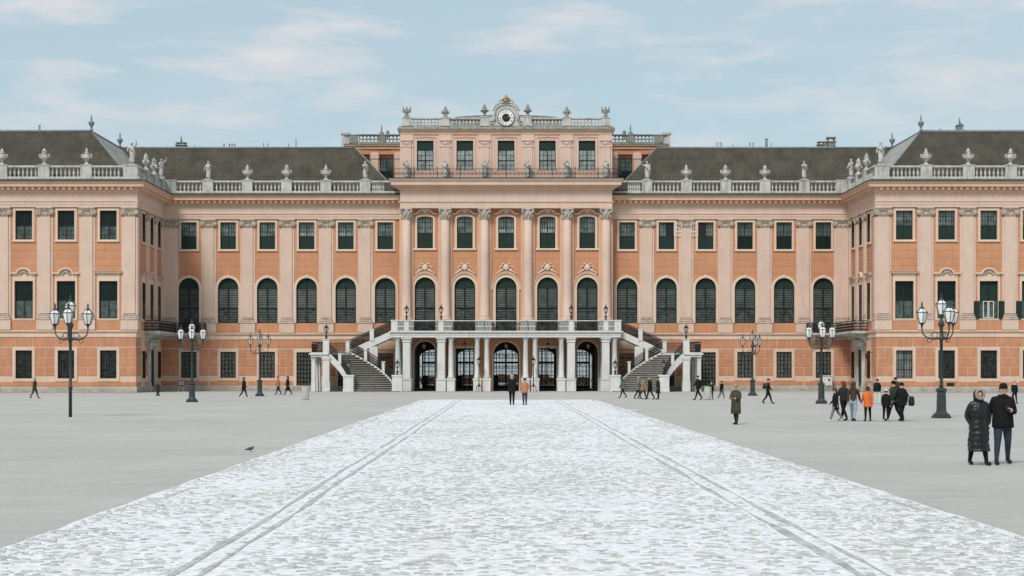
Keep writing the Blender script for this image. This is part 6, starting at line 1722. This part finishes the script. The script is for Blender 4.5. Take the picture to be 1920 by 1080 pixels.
def trophy_mesh():
    mb = MB(); mb.lathe([(0.28,0),(0.28,0.12),(0.18,0.2),(0.14,0.35),(0.24,0.5),(0.30,0.68),(0.22,0.8),(0.14,0.86),(0.2,0.95),(0.12,1.05),(0.04,1.25)], 12)
    for k in range(7):
        a = PI*k/6; mb.tube([(0.1*math.cos(a),0,0.35),(0.42*math.cos(a),-0.05,0.45+0.3*math.sin(a)),(0.5*math.cos(a),0,0.62+0.3*math.sin(a))], [0.06,0.05,0.02], 5)
    return mb.mesh('stone_trophy', M_SCD)
def eagle_mesh():
    mb = MB(); mb.lathe([(0.34,0),(0.34,0.1),(0.22,0.2),(0.24,0.32)], 10)
    mb.loft([ell(0,0.05,0.28,0.14,0.12,12), ell(0,0,0.5,0.2,0.18,12), ell(0,-0.03,0.75,0.17,0.15,12), ell(0,-0.06,0.92,0.09,0.09,12), ell(0,-0.08,1.05,0.09,0.11,12), ell(0,-0.12,1.14,0.04,0.05,12)])
    mb.tube([(0,-0.14,1.06),(0,-0.24,1.02),(0,-0.25,0.97)], [0.05,0.03,0.01], 6)
    for s in (-1,1):
        for k in range(5):
            mb.tube([(s*0.14,0.04,0.72-0.05*k),(s*(0.34+0.02*k),0.06,0.86-0.06*k),(s*(0.40+0.015*k),0.08,1.28-0.13*k)], [0.07,0.08,0.02], 5)
    return mb.mesh('stone_eagle', M_SCD)
def smallvase():
    mb = MB(); mb.lathe([(0.30,0),(0.30,0.1),(0.14,0.2),(0.12,0.32),(0.3,0.48),(0.46,0.58),(0.48,0.66),(0.3,0.72),(0.22,0.82),(0.26,0.95),(0.14,1.04),(0.12,1.12),(0.16,1.2),(0.04,1.3)], 14)
    return mb.mesh('stone_vase', M_SCD)
TRO, EAG, SVA = trophy_mesh(), eagle_mesh(), smallvase()
for k, p in enumerate(CP):
    if k in (0, 5): tag(put('stone_eagle', EAG, None, (p, 178.35, 29.5)), 'weathered stone eagle on the %s end of the top balustrade' % ('left' if k == 0 else 'right'), 'eagle', 'figures on the top balustrade')
    elif k in (1, 4): tag(put('stone_trophy', TRO, None, (p, 178.35, 29.5)), 'weathered leafy stone trophy on the top balustrade, %s of the clock' % ('left' if k == 1 else 'right'), 'trophy', 'figures on the top balustrade')
    else: tag(put('stone_vase', SVA, None, (p, 178.35, 29.62)), 'weathered stone vase immediately %s of the clock gable' % ('left' if k == 2 else 'right'), 'vase', 'figures on the top balustrade')

# ------------------------------------------------------------------ small things on the forecourt
for px, py, nm in ((573, 750, 'left'), (1327, 750, 'right')):
    x, y = gpt(px, py); t = thing('litter_bin', 'pale grey slatted cylindrical litter bin before the %s staircase' % nm, 'bin', (x, y, 0), 0, 'litter bins')
    MB().lathe([(0.25,0.02),(0.25,0.95),(0.2,0.95),(0.2,0.1)], 20).build('drum', M_BIN, t)
    sl_ = MB().cbox(-0.03,0.03,-0.012,0.012,0.06,0.93,0.005).mesh('slat', M_BIN)
    for k in range(20): a = 2*PI*k/20; put('slat', sl_, t, (0.262*math.cos(a), 0.262*math.sin(a), 0), a+PI/2)
    MB().ring((0,0,0.96), 0.25, 0.035, (1,0,0), (0,1,0), 20, 6).build('rim', M_BIN, t)
x, y = gpt(296, 742)
t = thing('hydrant', 'short black iron hydrant before the left side portal', 'hydrant', (x, y, 0))
MB().lathe([(0.2,0),(0.2,0.06),(0.13,0.1),(0.12,0.5),(0.17,0.53),(0.17,0.6),(0.12,0.64),(0.13,0.85),(0.17,0.88),(0.15,0.98),(0.08,1.05),(0.04,1.12)], 12).build('body', M_IRN, t)
for s in (-1,1): o = MB().lathe([(0.06,0),(0.06,0.1),(0.08,0.1),(0.08,0.15)], 8).build('outlet', M_IRN, t, (s*0.1, 0, 0.72)); o.rotation_euler = (0, s*R(90), 0)
x = gx(1552, 177.5); t = thing('utility_cabinet', 'pale grey utility cabinet against the wall under a right window', 'cabinet', (x, 178.3, 0))
MB().cbox(-0.62,0.62,-0.35,0.35,0.0,0.62,0.02).build('plinth', M_SCD, t); MB().cbox(-0.6,0.6,-0.33,0.33,0.62,1.6,0.02).build('body', M_STW, t)
MB().cbox(-0.66,0.66,-0.4,0.38,1.6,1.68,0.02).build('lid', M_STW, t); MB().cbox(0.15,0.35,-0.36,-0.33,1.1,1.32,0.01).build('grille', M_IRN, t)
def pigeon(px, py, label, rz):
    x, y = gpt(px, py); t = thing('pigeon', label, 'bird', (x, y, 0), rz); t.scale = (0.7,)*3
    m = MB(); m.tube([(0,0.24,0.075),(0,0.16,0.09),(0,0.06,0.115),(0,-0.02,0.13),(0,-0.08,0.145),(0,-0.105,0.17),(0,-0.115,0.20),(0,-0.13,0.205),(0,-0.165,0.195)], [0.02,0.034,0.058,0.066,0.05,0.032,0.028,0.02,0.004], 8)
    for s in (-1,1): m.tube([(s*0.025,0,0.10),(s*0.025,-0.005,0.015),(s*0.025,-0.04,0.008)], 0.007, 4)
    m.build('body', mat('pigeon feathers', (0.06,0.062,0.07), 0.7, 0.4, 20.0), t)
pigeon(470, 847, 'small dark pigeon alone on the gravel left of the road', R(70))
pigeon(367, 755, 'small dark pigeon at the foot of the left lamp post with pedestal', R(-60))
# clipped hedges in the garden, seen through the open gateways
for k, (x, y, w_, h_) in enumerate(((-9,262,9,1.3),(9,258,8,1.2),(0,300,16,1.5))):
    rr = random.Random(k); mb = MB(); nx, nz = 26, 8
    for j in range(nz+1):
        for i in range(nx+1): mb.v.append((-w_/2+w_*i/nx + rr.uniform(-.1,.1), rr.uniform(-.25,.1), h_*j/nz + rr.uniform(-.1,.1)*(0 < j)))
    for j in range(nz):
        for i in range(nx): a = j*(nx+1)+i; mb.f.append((a,a+1,a+nx+2,a+nx+1)); mb.mi.append(0); mb.sm.append(False)
    mb.box(-w_/2+0.1, w_/2-0.1, 0.15, 1.6, 0, h_-0.1)
    tag(mb.build('hedge', M_HEDG, None, (x, y, 0)), 'dark clipped hedge far behind the %s gateway' % ('left','right','central')[k], 'hedge', 'garden hedges beyond the gateways')
